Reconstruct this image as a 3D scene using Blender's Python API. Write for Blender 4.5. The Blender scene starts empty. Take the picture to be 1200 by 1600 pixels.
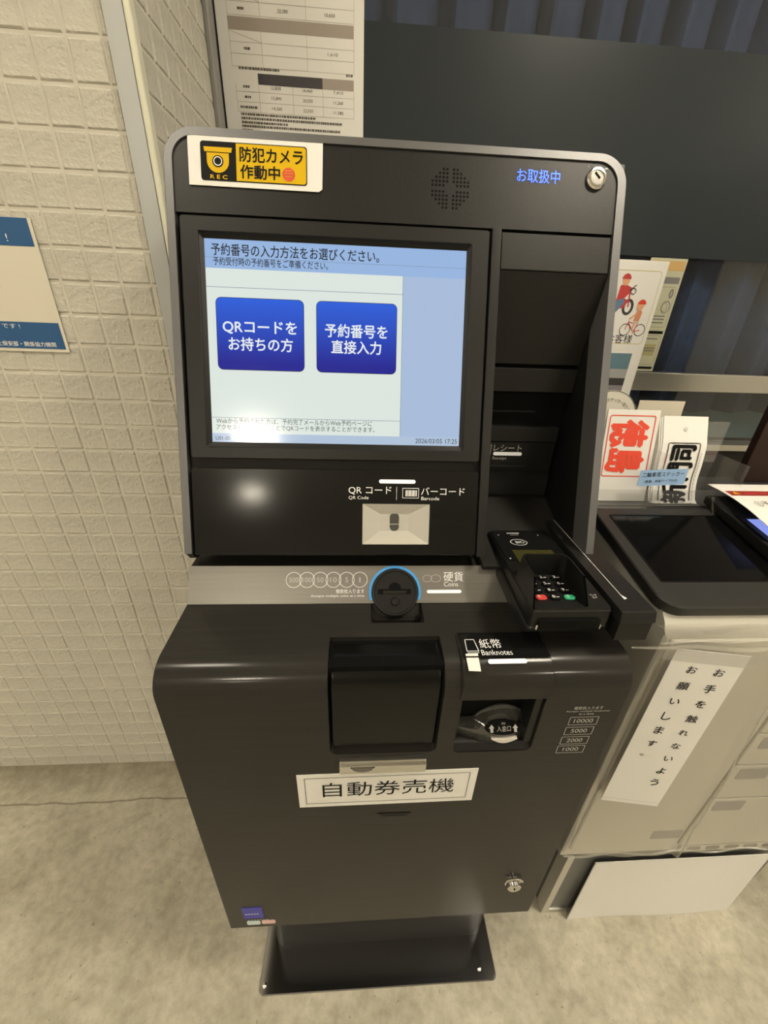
import bpy, bmesh, math, random
from mathutils import Vector, Matrix, Euler
random.seed(7)
sc = bpy.context.scene
COL = sc.collection

# ------------------------------------------------------------------ camera
FPX = 622.19
cd = bpy.data.cameras.new('camera'); cam = bpy.data.objects.new('camera', cd); COL.objects.link(cam)
cd.sensor_fit = 'VERTICAL'; cd.sensor_height = 36.0; cd.lens = FPX / 1600 * 36.0
cd.clip_start = 0.01; cd.clip_end = 60
CAM = Vector((0.3603, -0.8123, 1.3286))
RX = Vector((0.99797, -0.05295, 0.03531)); RD = Vector((0.00728, -0.45624, -0.88983)); RF = Vector((0.06323, 0.88828, -0.45493))
m4 = Matrix.Identity(4)
for i in range(3):
    m4[i][0] = RX[i]; m4[i][1] = -RD[i]; m4[i][2] = -RF[i]; m4[i][3] = CAM[i]
cam.matrix_world = m4
sc.camera = cam
def proj(p):
    d = Vector(p) - CAM
    z = d.dot(RF)
    if z < 0.02: return None
    return 600 + FPX * d.dot(RX) / z, 800 + FPX * d.dot(RD) / z, z

# ------------------------------------------------------------------ world, exposure
w = bpy.data.worlds.new('world'); sc.world = w; w.use_nodes = True
w.node_tree.nodes['Background'].inputs[0].default_value = (0.9, 0.85, 0.7, 1)
w.node_tree.nodes['Background'].inputs[1].default_value = 0.05
sc.view_settings.view_transform = 'Standard'
sc.view_settings.look = 'None'
sc.view_settings.gamma = 1.0
sc.view_settings.use_curve_mapping = False
sc.view_settings.exposure = 0.0
LAMP_COLOR = (1.0, 0.895, 0.71)
LAMP_STRENGTH = 126.0
# (x, y, label) of the square ceiling lights, all at the ceiling height
CEIL = 2.62
LAMPS = [(-0.40, -0.82, 0.38, 'square ceiling light nearest to the tiled wall'),
         (-2.35, -1.20, 0.90, 'added square fill light near the left side wall'),  # unseen lamp, added to even out the light on the wall
         (1.25, -0.70, 0.95, 'square ceiling light over the beige kiosk'),
         (3.00, -1.20, 1.00, 'added square fill light near the right side wall'),  # extra lamp out of view, put in for even fill
         (-0.74, -3.85, 2.2, 'square ceiling light in the middle of the hall'),
         (2.30, -3.60, 1.4, 'square ceiling light on the right of the hall'),
         (-1.41, -6.35, 1.6, 'square ceiling light at the far end of the hall')]

# ------------------------------------------------------------------ materials
MATS = {}
def lin(c):
    return tuple(((x / 255) / 12.92 if x / 255 <= 0.04045 else ((x / 255 + 0.055) / 1.055) ** 2.4) for x in c)
def mat(name, col, rough=0.5, metal=0.0, spec=0.5, emit=None, estr=0.0, coat=0.0, srgb=False):
    if name in MATS: return MATS[name]
    m = bpy.data.materials.new(name); m.use_nodes = True
    b = m.node_tree.nodes['Principled BSDF']
    c = lin(col) if srgb else col
    b.inputs['Base Color'].default_value = (*c, 1)
    b.inputs['Roughness'].default_value = rough
    b.inputs['Metallic'].default_value = metal
    b.inputs['Specular IOR Level'].default_value = spec
    if coat: b.inputs['Coat Weight'].default_value = coat; b.inputs['Coat Roughness'].default_value = 0.05
    if emit:
        b.inputs['Emission Color'].default_value = (*(lin(emit) if srgb else emit), 1)
        b.inputs['Emission Strength'].default_value = estr
    MATS[name] = m
    return m
def noisy(name, c1, c2, scale, rough=0.6, metal=0.0, bump=0.0, bscale=None, detail=6, coords='Object', spec=0.5, rough2=None, lo=0.35, hi=0.65, stretch=None, bdist=0.001):
    m = bpy.data.materials.new(name); m.use_nodes = True; MATS[name] = m
    t = m.node_tree; N = t.nodes; L = t.links; b = N['Principled BSDF']
    tc = N.new('ShaderNodeTexCoord'); src = tc.outputs[coords]
    if stretch:
        mp = N.new('ShaderNodeMapping'); mp.inputs['Scale'].default_value = stretch; L.new(src, mp.inputs[0]); src = mp.outputs[0]
    n = N.new('ShaderNodeTexNoise'); n.inputs['Scale'].default_value = scale; n.inputs['Detail'].default_value = detail
    L.new(src, n.inputs['Vector'])
    r = N.new('ShaderNodeValToRGB'); r.color_ramp.elements[0].position = lo; r.color_ramp.elements[1].position = hi
    r.color_ramp.elements[0].color = (*c1, 1); r.color_ramp.elements[1].color = (*c2, 1)
    L.new(n.outputs[0], r.inputs[0]); L.new(r.outputs[0], b.inputs['Base Color'])
    b.inputs['Roughness'].default_value = rough; b.inputs['Metallic'].default_value = metal
    b.inputs['Specular IOR Level'].default_value = spec
    if bump:
        n2 = N.new('ShaderNodeTexNoise'); n2.inputs['Scale'].default_value = bscale or scale; n2.inputs['Detail'].default_value = 5
        L.new(src, n2.inputs['Vector'])
        bp = N.new('ShaderNodeBump'); bp.inputs['Strength'].default_value = bump; bp.inputs['Distance'].default_value = bdist
        L.new(n2.outputs[0], bp.inputs['Height']); L.new(bp.outputs[0], b.inputs['Normal'])
    return m
def clear(name, tint=(1, 1, 1), haze=(0.8, 0.8, 0.78), haze_amt=0.08, gloss=0.06, rough=0.05):
    """thin clear sheet: mostly see-through, a little milky, a fresnel sheen"""
    m = bpy.data.materials.new(name); m.use_nodes = True; MATS[name] = m
    t = m.node_tree; N = t.nodes; L = t.links
    for n in list(N): N.remove(n)
    out = N.new('ShaderNodeOutputMaterial'); tr = N.new('ShaderNodeBsdfTransparent'); df = N.new('ShaderNodeBsdfDiffuse'); gl = N.new('ShaderNodeBsdfGlossy')
    tr.inputs[0].default_value = (*tint, 1); df.inputs[0].default_value = (*haze, 1); gl.inputs['Roughness'].default_value = rough
    m1 = N.new('ShaderNodeMixShader'); m1.inputs[0].default_value = haze_amt; L.new(tr.outputs[0], m1.inputs[1]); L.new(df.outputs[0], m1.inputs[2])
    lw = N.new('ShaderNodeLayerWeight'); lw.inputs[0].default_value = 0.5
    pw = N.new('ShaderNodeMath'); pw.operation = 'POWER'; pw.inputs[1].default_value = 4.0; L.new(lw.outputs['Facing'], pw.inputs[0])
    ad = N.new('ShaderNodeMath'); ad.operation = 'MULTIPLY_ADD'; ad.inputs[1].default_value = 0.7; ad.inputs[2].default_value = gloss; ad.use_clamp = True; L.new(pw.outputs[0], ad.inputs[0])
    m2 = N.new('ShaderNodeMixShader'); L.new(ad.outputs[0], m2.inputs[0]); L.new(m1.outputs[0], m2.inputs[1]); L.new(gl.outputs[0], m2.inputs[2])
    L.new(m2.outputs[0], out.inputs[0])
    return m

noisy('cabinet_metal', (0.021, 0.0196, 0.0175), (0.025, 0.0232, 0.0208), 300, rough=0.33, metal=0.0, spec=0.06, stretch=(0.02, 1, 1))
_b = MATS['cabinet_metal'].node_tree.nodes['Principled BSDF']; _b.inputs['Coat Weight'].default_value = 0.25; _b.inputs['Coat Roughness'].default_value = 0.14
noisy('panel_metal', (0.016, 0.0155, 0.015), (0.019, 0.0185, 0.018), 400, rough=0.42, metal=0.3, spec=0.3)
noisy('coin_metal_lit', (0.20, 0.19, 0.175), (0.22, 0.21, 0.19), 300, rough=0.40, metal=0.7, stretch=(0.02, 1, 1))  # cabinet metal made paler: reflected light painted into the coin strip
noisy('silver_paint', (0.120, 0.120, 0.123), (0.135, 0.135, 0.138), 800, rough=0.42, metal=0.5)
mat('gloss_black', (0.008, 0.008, 0.008), 0.13, spec=0.35)
mat('smoke_black', (0.004, 0.004, 0.004), 0.20, spec=0.22)
mat('matte_black', (0.012, 0.011, 0.010), 0.6, spec=0.3)
mat('soft_black', (0.008, 0.0078, 0.0075), 0.40, spec=0.28)
mat('deep_black', (0.003, 0.003, 0.003), 0.7, spec=0.1)
mat('chrome', (0.75, 0.74, 0.72), 0.12, metal=1.0)
mat('steel', (0.45, 0.45, 0.46), 0.13, metal=1.0)
mat('print_white', (0.80, 0.80, 0.80), 0.5)
mat('print_grey', (0.45, 0.44, 0.43), 0.5)
mat('print_black', (0.006, 0.006, 0.006), 0.55, spec=0.12)
mat('print_brown', (0.10, 0.09, 0.075), 0.5)
mat('paper', (0.73, 0.72, 0.69), 0.65, spec=0.3)
mat('paper_gloss', (0.78, 0.76, 0.72), 0.18, spec=0.5)
mat('kraft', (0.56, 0.52, 0.42), 0.7)
mat('led_white', (0.85, 0.85, 0.85), 0.3, emit=(1.0, 0.97, 0.95), estr=0.30)
mat('led_dim', (0.8, 0.8, 0.8), 0.35, emit=(1.0, 0.97, 0.95), estr=0.12)
mat('led_blue', (0.02, 0.08, 0.5), 0.4, emit=(0.02, 0.10, 1.0), estr=2.2)
mat('ring_blue', (0.05, 0.28, 0.62), 0.35, emit=(0.03, 0.25, 0.7), estr=0.12)
mat('sticker_yellow', (0.62, 0.40, 0.004), 0.55, spec=0.15)
mat('sticker_red', (0.62, 0.06, 0.03), 0.5)
mat('sticker_blue', (0.03, 0.03, 0.35), 0.4)
mat('key_red', (0.55, 0.05, 0.04), 0.35)
mat('key_green', (0.03, 0.35, 0.17), 0.35)
mat('lcd_green', (0.045, 0.043, 0.012), 0.25)
mat('qr_window', (0.62, 0.60, 0.54), 0.35)
mat('poster_blue', (0.012, 0.085, 0.235), 0.45)
mat('label_blue', (0.28, 0.44, 0.70), 0.4)
mat('ink_red', (0.75, 0.06, 0.025), 0.5)
mat('cream_bead', (0.66, 0.65, 0.52), 0.45)
mat('trim_grey', (0.42, 0.43, 0.43), 0.35, metal=0.15)
mat('alu', (0.55, 0.54, 0.50), 0.32, metal=0.85)
mat('alu_dark', (0.06, 0.06, 0.055), 0.45, metal=0.3)
mat('beige_metal', (0.52, 0.50, 0.44), 0.38, metal=0.25)
mat('beige_seam', (0.16, 0.15, 0.13), 0.6)
mat('beige_grip', (0.24, 0.23, 0.22), 0.5)
mat('kiosk_grey', (0.13, 0.13, 0.125), 0.45)
mat('bezel_black', (0.022, 0.021, 0.020), 0.42, spec=0.35)
mat('dark_glass', (0.003, 0.003, 0.003), 0.08, spec=0.25)
mat('brown_board', (0.020, 0.008, 0.006), 0.5, spec=0.3)
mat('teal', (0.07, 0.15, 0.18), 0.6)
mat('photo_sky', (0.13, 0.22, 0.27), 0.3)
mat('photo_grey', (0.36, 0.36, 0.35), 0.3)
mat('photo_dark', (0.06, 0.06, 0.06), 0.3)
mat('photo_lilac', (0.25, 0.23, 0.25), 0.3)
mat('paper_cream', (0.74, 0.70, 0.48), 0.35)
mat('paper_line', (0.60, 0.52, 0.22), 0.5)
mat('table_brown', (0.34, 0.29, 0.25), 0.4)
mat('table_dark', (0.035, 0.032, 0.038), 0.4)
mat('skin', (0.70, 0.36, 0.20), 0.5)
mat('shirt_orange', (0.62, 0.26, 0.14), 0.5)
mat('jacket_red', (0.50, 0.05, 0.05), 0.5)
mat('trouser_blue', (0.12, 0.19, 0.30), 0.5)
mat('p2_orange', (0.55, 0.36, 0.14), 0.5)
mat('p2_green', (0.42, 0.45, 0.30), 0.5)
mat('p2_grey', (0.20, 0.19, 0.19), 0.5)
mat('banner_red', (0.28, 0.02, 0.02), 0.5)
mat('screen_lcd', (0.1, 0.1, 0.2), 0.2, emit=(0.30, 0.38, 0.95), estr=0.8)
mat('wall_plain', (0.74, 0.72, 0.66), 0.8)
mat('ceiling_white', (0.80, 0.79, 0.76), 0.85)
mat('lamp_body', (0.7, 0.7, 0.7), 0.5)
SCR = dict(white=(222, 232, 226), pale=(168, 190, 222), head=(150, 182, 226), foot=(176, 196, 220), button=(8, 40, 190), line=(120, 135, 150), ink=(24, 28, 36), btext=(232, 238, 240))
for k, c in SCR.items():
    m = mat('screen_' + k, (0.01, 0.01, 0.01), 0.13, spec=0.45, emit=lin(c), estr=0.95)
# shaded button: the screen shows a gradient
def btn_mat():
    m = MATS['screen_button']; t = m.node_tree; N = t.nodes; L = t.links
    tc = N.new('ShaderNodeTexCoord'); sp = N.new('ShaderNodeSeparateXYZ'); L.new(tc.outputs['Generated'], sp.inputs[0])
    r = N.new('ShaderNodeValToRGB'); r.color_ramp.elements[0].color = (*lin((2, 16, 150)), 1); r.color_ramp.elements[1].color = (*lin((26, 92, 222)), 1)
    r.color_ramp.elements[0].position = 0.1; L.new(sp.outputs['Z'], r.inputs[0]); L.new(r.outputs[0], N['Principled BSDF'].inputs['Emission Color'])
btn_mat()
clear('window_glass', haze_amt=0.012, gloss=0.035, rough=0.02)
clear('grey_film', tint=(0.55, 0.57, 0.57), haze=(0.040, 0.047, 0.052), haze_amt=0.78, gloss=0.012, rough=0.35)
clear('vinyl', haze=(0.75, 0.72, 0.62), haze_amt=0.13, gloss=0.05, rough=0.12)
clear('acrylic', haze=(0.6, 0.6, 0.6), haze_amt=0.05, gloss=0.07, rough=0.05)
clear('acrylic_smoke', tint=(0.75, 0.75, 0.75), haze=(0.25, 0.25, 0.23), haze_amt=0.14, gloss=0.07, rough=0.1)
noisy('tile', (0.475, 0.455, 0.395), (0.57, 0.545, 0.475), 9, rough=0.75, bump=0.8, bscale=150, spec=0.25, bdist=0.004)
noisy('grout', (0.52, 0.495, 0.425), (0.60, 0.57, 0.49), 12, rough=0.85, spec=0.2)
noisy('curtain', (0.016, 0.032, 0.075), (0.022, 0.042, 0.095), 40, rough=0.85, spec=0.2)

def floor_mat():
    m = bpy.data.materials.new('floor_concrete'); m.use_nodes = True; MATS['floor_concrete'] = m
    t = m.node_tree; N = t.nodes; L = t.links; b = N['Principled BSDF']
    tc = N.new('ShaderNodeTexCoord'); P = tc.outputs['Object']
    def noise(s, d=8, rough=0.6):
        n = N.new('ShaderNodeTexNoise'); n.inputs['Scale'].default_value = s; n.inputs['Detail'].default_value = d; n.inputs['Roughness'].default_value = rough
        L.new(P, n.inputs['Vector']); return n.outputs[0]
    def ramp(src, p0, p1, c0, c1):
        r = N.new('ShaderNodeValToRGB'); r.color_ramp.elements[0].position = p0; r.color_ramp.elements[1].position = p1
        r.color_ramp.elements[0].color = (*c0, 1); r.color_ramp.elements[1].color = (*c1, 1); L.new(src, r.inputs[0]); return r.outputs[0]
    def mul(a, c, f=1.0):
        x = N.new('ShaderNodeMix'); x.data_type = 'RGBA'; x.blend_type = 'MULTIPLY'; x.inputs[0].default_value = f
        L.new(a, x.inputs[6]); L.new(c, x.inputs[7]); return x.outputs[2]
    def math_(op, a, bb=None, cl=False):
        x = N.new('ShaderNodeMath'); x.operation = op; x.use_clamp = cl
        if isinstance(a, float): x.inputs[0].default_value = a
        else: L.new(a, x.inputs[0])
        if bb is not None:
            if isinstance(bb, float): x.inputs[1].default_value = bb
            else: L.new(bb, x.inputs[1])
        return x.outputs[0]
    base = ramp(noise(6, 12, 0.72), 0.28, 0.70, (0.32, 0.292, 0.225), (0.57, 0.54, 0.44))
    fine = ramp(noise(45, 6), 0.35, 0.62, (0.80, 0.79, 0.76), (1, 1, 1))
    c = mul(base, fine)
    spots = ramp(noise(85, 4), 0.27, 0.36, (0.45, 0.42, 0.38), (1, 1, 1)); c = mul(c, spots, 0.8)
    sep = N.new('ShaderNodeSeparateXYZ'); L.new(P, sep.inputs[0])
    # long straight crack in the screed, parallel to the tiled wall, and a second faint one
    wob = math_('MULTIPLY', math_('SUBTRACT', noise(5, 4), 0.5), 0.035)
    for y0, wd in ((-0.112, 0.0022), (-0.93, 0.002)):
        d = math_('ABSOLUTE', math_('ADD', math_('SUBTRACT', sep.outputs['Y'], y0), wob))
        k = ramp(d, wd * 0.5, wd * 1.6, (0.34, 0.31, 0.27), (1, 1, 1)); c = mul(c, k, 0.85)
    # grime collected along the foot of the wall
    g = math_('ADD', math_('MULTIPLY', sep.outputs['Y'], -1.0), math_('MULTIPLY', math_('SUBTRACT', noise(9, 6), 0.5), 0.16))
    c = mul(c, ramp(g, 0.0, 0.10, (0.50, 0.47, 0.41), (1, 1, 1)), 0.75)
    L.new(c, b.inputs['Base Color'])
    b.inputs['Roughness'].default_value = 0.55; b.inputs['Specular IOR Level'].default_value = 0.35
    bp = N.new('ShaderNodeBump'); bp.inputs['Strength'].default_value = 0.25; bp.inputs['Distance'].default_value = 0.002
    L.new(noise(60, 8), bp.inputs['Height']); L.new(bp.outputs[0], b.inputs['Normal'])
floor_mat()

# ------------------------------------------------------------------ helpers
ROOTS = {}
def tag(o, label, cat, group=None, kind=None):
    if label: o['label'] = label
    if cat: o['category'] = cat
    if group: o['group'] = group
    if kind: o['kind'] = kind
    return o
def thing(name, loc, label, cat, group=None):
    o = bpy.data.objects.new(name, None); COL.objects.link(o); o.location = loc; o.empty_display_size = 0.05
    ROOTS[o.name] = Vector(loc)
    return tag(o, label, cat, group)
def root_of(o):
    while o.parent: o = o.parent
    return ROOTS.get(o.name, Vector((0, 0, 0)))
def link(name, me, material, parent=None, smooth=False):
    if material is not None: me.materials.append(MATS[material] if isinstance(material, str) else material)
    if parent is not None:
        off = root_of(parent)
        me.transform(Matrix.Translation(-off))
    o = bpy.data.objects.new(name, me); COL.objects.link(o)
    if parent is not None: o.parent = parent
    if smooth:
        for p in me.polygons: p.use_smooth = True
        try: me.set_sharp_from_angle(angle=math.radians(35))
        except Exception: pass
        wn = o.modifiers.new('even_normals', 'WEIGHTED_NORMAL'); wn.keep_sharp = True; wn.weight = 100
    return o
def from_bm(name, bm, material, parent=None, smooth=False):
    bmesh.ops.recalc_face_normals(bm, faces=bm.faces)
    me = bpy.data.meshes.new(name); bm.to_mesh(me); bm.free()
    return link(name, me, material, parent, smooth)
class Plane:
    def __init__(s, P0, ux, uy, n=None):
        s.P0 = Vector(P0); s.ux = Vector(ux).normalized(); s.uy = Vector(uy).normalized()
        s.n = Vector(n).normalized() if n is not None else s.ux.cross(s.uy)
    def __call__(s, u, v, d=0.0): return s.P0 + s.ux * u + s.uy * v + s.n * d
def bevel(bm, r, seg=2):
    bmesh.ops.recalc_face_normals(bm, faces=bm.faces)
    es = [e for e in bm.edges if len(e.link_faces) == 2 and e.calc_face_angle(0) > 0.6]
    bmesh.ops.bevel(bm, geom=es, offset=r, segments=seg, profile=0.5, affect='EDGES', clamp_overlap=True)
def add_hex(bm, P):   # 8 points, bottom loop then top loop
    v = [bm.verts.new(p) for p in P]
    for f in ((3, 2, 1, 0), (4, 5, 6, 7), (0, 1, 5, 4), (1, 2, 6, 5), (2, 3, 7, 6), (3, 0, 4, 7)): bm.faces.new([v[i] for i in f])
def add_box(bm, x0, x1, y0, y1, z0, z1):
    add_hex(bm, [(x0, y0, z0), (x1, y0, z0), (x1, y1, z0), (x0, y1, z0), (x0, y0, z1), (x1, y0, z1), (x1, y1, z1), (x0, y1, z1)])
def box(name, x0, x1, y0, y1, z0, z1, material, parent=None, r=0.0, seg=2):
    bm = bmesh.new(); add_box(bm, x0, x1, y0, y1, z0, z1)
    if r: bevel(bm, r, seg)
    return from_bm(name, bm, material, parent, smooth=bool(r))
def add_loft(bm, loops, cap=True, closed=True):
    V = [[bm.verts.new(p) for p in lp] for lp in loops]
    n = len(V[0])
    for a, b in zip(V[:-1], V[1:]):
        for i in range(n if closed else n - 1):
            j = (i + 1) % n
            bm.faces.new((a[i], a[j], b[j], b[i]))
    if cap:
        bm.faces.new(V[0][::-1]); bm.faces.new(V[-1])
    return V
def prism(name, prof, x0, x1, material, parent=None, r=0.0, seg=2, smooth=True):
    """(y,z) outline pushed along x"""
    bm = bmesh.new(); add_loft(bm, [[(x0, y, z) for y, z in prof], [(x1, y, z) for y, z in prof]])
    if r: bevel(bm, r, seg)
    return from_bm(name, bm, material, parent, smooth=smooth)
def rrect(u0, u1, v0, v1, r=0.0, seg=5, corners=(1, 1, 1, 1)):
    """counter-clockwise from lower left; always 4*(seg+1) points"""
    pts = []
    for (cx, cy, a0, k) in ((u0, v0, 180, corners[0]), (u1, v0, 270, corners[1]), (u1, v1, 0, corners[2]), (u0, v1, 90, corners[3])):
        rr = max(r * k, 1e-5)
        ox = cx + (rr if cx == u0 else -rr); oy = cy + (rr if cy == v0 else -rr)
        for i in range(seg + 1):
            a = math.radians(a0 + 90 * i / seg); pts.append((ox + rr * math.cos(a), oy + rr * math.sin(a)))
    return pts
def ellipse(cu, cv, ru, rv, n=32): return [(cu + ru * math.cos(2 * math.pi * i / n), cv + rv * math.sin(2 * math.pi * i / n)) for i in range(n)]
def slab(name, pl, pts, d0, d1, material, parent=None, r=0.0, seg=1, smooth=True):
    bm = bmesh.new(); add_loft(bm, [[pl(u, v, d0) for u, v in pts], [pl(u, v, d1) for u, v in pts]])
    if r: bevel(bm, r, seg)
    return from_bm(name, bm, material, parent, smooth=smooth)
def ring(name, pl, outer, inner, d0, d1, material, parent=None, d_in=None, r=0.0, smooth=True):
    """frame between two loops with equally many points; d_in lets the inner lip sink"""
    if d_in is None: d_in = d1
    bm = bmesh.new()
    L = [[pl(u, v, d0) for u, v in outer], [pl(u, v, d1) for u, v in outer], [pl(u, v, d_in) for u, v in inner], [pl(u, v, d0) for u, v in inner]]
    V = add_loft(bm, L, cap=False)
    n = len(outer)
    for i in range(n):
        j = (i + 1) % n; bm.faces.new((V[3][i], V[3][j], V[0][j], V[0][i]))
    if r: bevel(bm, r, 1)
    return from_bm(name, bm, material, parent, smooth=smooth)
def disc_stack(name, pl, cu, cv, levels, material, parent=None, n=32, cap=True):
    """lathe about the plane's normal: levels = [(radius, d), ...]"""
    bm = bmesh.new()
    add_loft(bm, [[pl(cu + r * math.cos(2 * math.pi * i / n), cv + r * math.sin(2 * math.pi * i / n), d) for i in range(n)] for r, d in levels], cap=cap)
    return from_bm(name, bm, material, parent, smooth=True)
def flat(name, pl, pts, material, parent=None, d=0.0006):
    bm = bmesh.new(); bm.faces.new([bm.verts.new(pl(u, v, d)) for u, v in pts])
    me = bpy.data.meshes.new(name); bm.to_mesh(me); bm.free()
    return link(name, me, material, parent)
def rectf(name, pl, u0, u1, v0, v1, material, parent=None, d=0.0006, r=0.0):
    return flat(name, pl, rrect(u0, u1, v0, v1, r) if r else [(u0, v0), (u1, v0), (u1, v1), (u0, v1)], material, parent, d)
def flats(name, pl, polys, material, parent=None, d=0.0006):
    bm = bmesh.new()
    for pts in polys: bm.faces.new([bm.verts.new(pl(u, v, d)) for u, v in pts])
    me = bpy.data.meshes.new(name); bm.to_mesh(me); bm.free()
    o = link(name, me, material, parent)
    if name in ('small_print', 'lock_marks', 'key_print', 'pilot_lights', 'maker_print', 'table_lines', 'ruled_line', 'barcode_mark'): o['kind'] = 'stuff'   # tiny print
    return o
def R(u0, u1, v0, v1): return [(u0, v0), (u1, v0), (u1, v1), (u0, v1)]
def seg_quad(a, b, wd):
    a = Vector(a); b = Vector(b); t = (b - a).normalized(); n = Vector((-t.y, t.x)) * wd / 2
    return [tuple(a - n), tuple(b - n), tuple(b + n), tuple(a + n)]
def outline(pts, wd, closed=True):
    out = []
    n = len(pts)
    for i in range(n if closed else n - 1): out.append(seg_quad(pts[i], pts[(i + 1) % n], wd))
    return out
def ring_poly(cu, cv, r, wd, n=28, ry=None):
    ry = ry or r
    o = []
    for i in range(n):
        a, b = 2 * math.pi * i / n, 2 * math.pi * (i + 1) / n
        o.append([(cu + (r - wd / 2) * math.cos(a), cv + (ry - wd / 2) * math.sin(a)), (cu + (r + wd / 2) * math.cos(a), cv + (ry + wd / 2) * math.sin(a)),
                  (cu + (r + wd / 2) * math.cos(b), cv + (ry + wd / 2) * math.sin(b)), (cu + (r - wd / 2) * math.cos(b), cv + (ry - wd / 2) * math.sin(b))])
    return o
_fc = bpy.data.curves.new('scratch_text', 'FONT'); _fo = bpy.data.objects.new('scratch_text', _fc); COL.objects.link(_fo)
_fc.resolution_u = 3
def text(body, pl, u0, u1, vc, material, parent, h=None, bold=0.0, d=0.0008, rot=0, name='lettering', line=1.0, shear=0.0, anchor='c'):
    """flat print, fitted to u0..u1 around the height vc (h = total height, else natural)"""
    _fc.body = body; _fc.align_x = 'CENTER' if '\n' in body else 'LEFT'; _fc.space_line = line; _fc.shear = shear
    dg = bpy.context.evaluated_depsgraph_get()
    me = bpy.data.meshes.new_from_object(_fo.evaluated_get(dg))
    me.name = name
    P = [v.co.copy() for v in me.vertices]
    if rot:
        c, s = math.cos(math.radians(rot)), math.sin(math.radians(rot))
        P = [Vector((p.x * c - p.y * s, p.x * s + p.y * c, 0)) for p in P]
    x0 = min(p.x for p in P); x1 = max(p.x for p in P); y0 = min(p.y for p in P); y1 = max(p.y for p in P)
    sx = (u1 - u0) / (x1 - x0); sy = sx if h is None else h / (y1 - y0)
    for v, p in zip(me.vertices, P):
        v.co = pl(u0 + (p.x - x0) * sx, vc + (p.y - (y0 + y1) / 2) * sy, d)
    me.materials.clear()
    if bold:
        e = bold * 0.9 * min(sx, sy)
        V0 = [v.co.copy() for v in me.vertices]; F0 = [tuple(p.vertices) for p in me.polygons]; n0 = len(V0)
        VV, FF = list(V0), list(F0)
        for k, (ax, ay) in enumerate(((1, 0), (-1, 0), (0, 1), (0, -1))):
            off = (pl(u0 + ax * e, vc + ay * e, d + 0.00002 * (k + 1)) - pl(u0, vc, d))
            VV += [v + off for v in V0]; FF += [tuple(i + n0 * (k + 1) for i in f) for f in F0]
        me = bpy.data.meshes.new(name); me.from_pydata(VV, [], FF)
    return link(name, me, material, parent)
def boolean(o, cutters):
    for c in cutters:
        md = o.modifiers.new('cut', 'BOOLEAN'); md.operation = 'DIFFERENCE'; md.solver = 'EXACT'; md.object = c
    dg = bpy.context.evaluated_depsgraph_get(); dg.update()
    me = bpy.data.meshes.new_from_object(o.evaluated_get(dg)); me.name = o.name
    o.modifiers.clear(); o.data = me
    for c in cutters: bpy.data.objects.remove(c, do_unlink=True)
    for p in me.polygons: p.use_smooth = True
    try: me.set_sharp_from_angle(angle=math.radians(30))
    except Exception: pass
    wn = o.modifiers.new('even_normals', 'WEIGHTED_NORMAL'); wn.keep_sharp = True; wn.weight = 100
def tube(name, pts, rad, material, parent=None, n=8, closed=False):
    bm = bmesh.new(); pts = [Vector(p) for p in pts]; loops = []
    for i, p in enumerate(pts):
        a = pts[max(i - 1, 0)]; b = pts[min(i + 1, len(pts) - 1)]; t = (b - a).normalized()
        s = t.cross(Vector((0, 0, 1)));
        if s.length < 1e-4: s = t.cross(Vector((1, 0, 0)))
        s.normalize(); q = s.cross(t)
        rr = rad[i] if isinstance(rad, (list, tuple)) else rad
        loops.append([p + s * rr * math.cos(2 * math.pi * k / n) + q * rr * math.sin(2 * math.pi * k / n) for k in range(n)])
    add_loft(bm, loops)
    return from_bm(name, bm, material, parent, smooth=True)

# ================================================================== THE SETTING
XT = 0.0098                      # where the tiles of the front wall stop at the corner trim
XJ = 0.045                       # face of the window reveal
YW = 0.43                        # plane of the window glass
def structure(o, label, cat): return tag(o, label, cat, kind='structure')
structure(box('floor', -3.2, 4.2, -9.2, 1.2, -0.10, 0.0, 'floor_concrete'), 'stained concrete floor with cracks along the tiled wall', 'floor')
structure(box('ceiling', -3.2, 4.2, -9.2, 1.2, CEIL, CEIL + 0.1, 'ceiling_white'), 'plain white ceiling of the hall', 'ceiling')
structure(box('wall_rear', -3.2, 4.2, -9.3, -9.2, 0, CEIL, 'wall_plain'), 'plain wall at the far end of the hall', 'wall')
structure(box('wall_side_left', -3.3, -3.2, -9.2, 1.2, 0, CEIL, 'wall_plain'), 'plain side wall of the hall on the left', 'wall')
structure(box('wall_side_right', 4.2, 4.3, -9.2, 1.2, 0, CEIL, 'wall_plain'), 'plain side wall of the hall on the right', 'wall')
structure(box('wall_office', -3.2, 4.2, 1.1, 1.2, 0, CEIL, 'matte_black'), 'dark wall of the office behind the window', 'wall')

# tiled wall on the left: backing block + single tiles
T = 0.05; J = 0.0038; TH = 0.0018
wl = structure(box('wall_left', -3.2, XJ - 0.004, TH, YW + 0.10, 0, CEIL, 'grout'), 'cream wall of small square rough tiles left of the machine', 'wall')
def tile_mesh(name, w_, h_):
    """pillowed square tile, 26 faces at most; lies in local x-z, proud towards -y"""
    bm = bmesh.new(); a, b = w_ / 2, h_ / 2
    lp = []
    for k, dy in ((0.0, 0.0), (0.0004, -TH * 0.25), (0.0023, -TH)):
        lp.append([(-a + k, dy, -b + k), (a - k, dy, -b + k), (a - k, dy, b - k), (-a + k, dy, b - k)])
    V = add_loft(bm, lp, cap=False); bm.faces.new(V[-1])
    bmesh.ops.recalc_face_normals(bm, faces=bm.faces)
    for f in bm.faces:
        if f.normal.y > 0.5: f.normal_flip()
    me = bpy.data.meshes.new(name); bm.to_mesh(me); bm.free(); me.materials.append(MATS['tile'])
    return me
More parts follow.
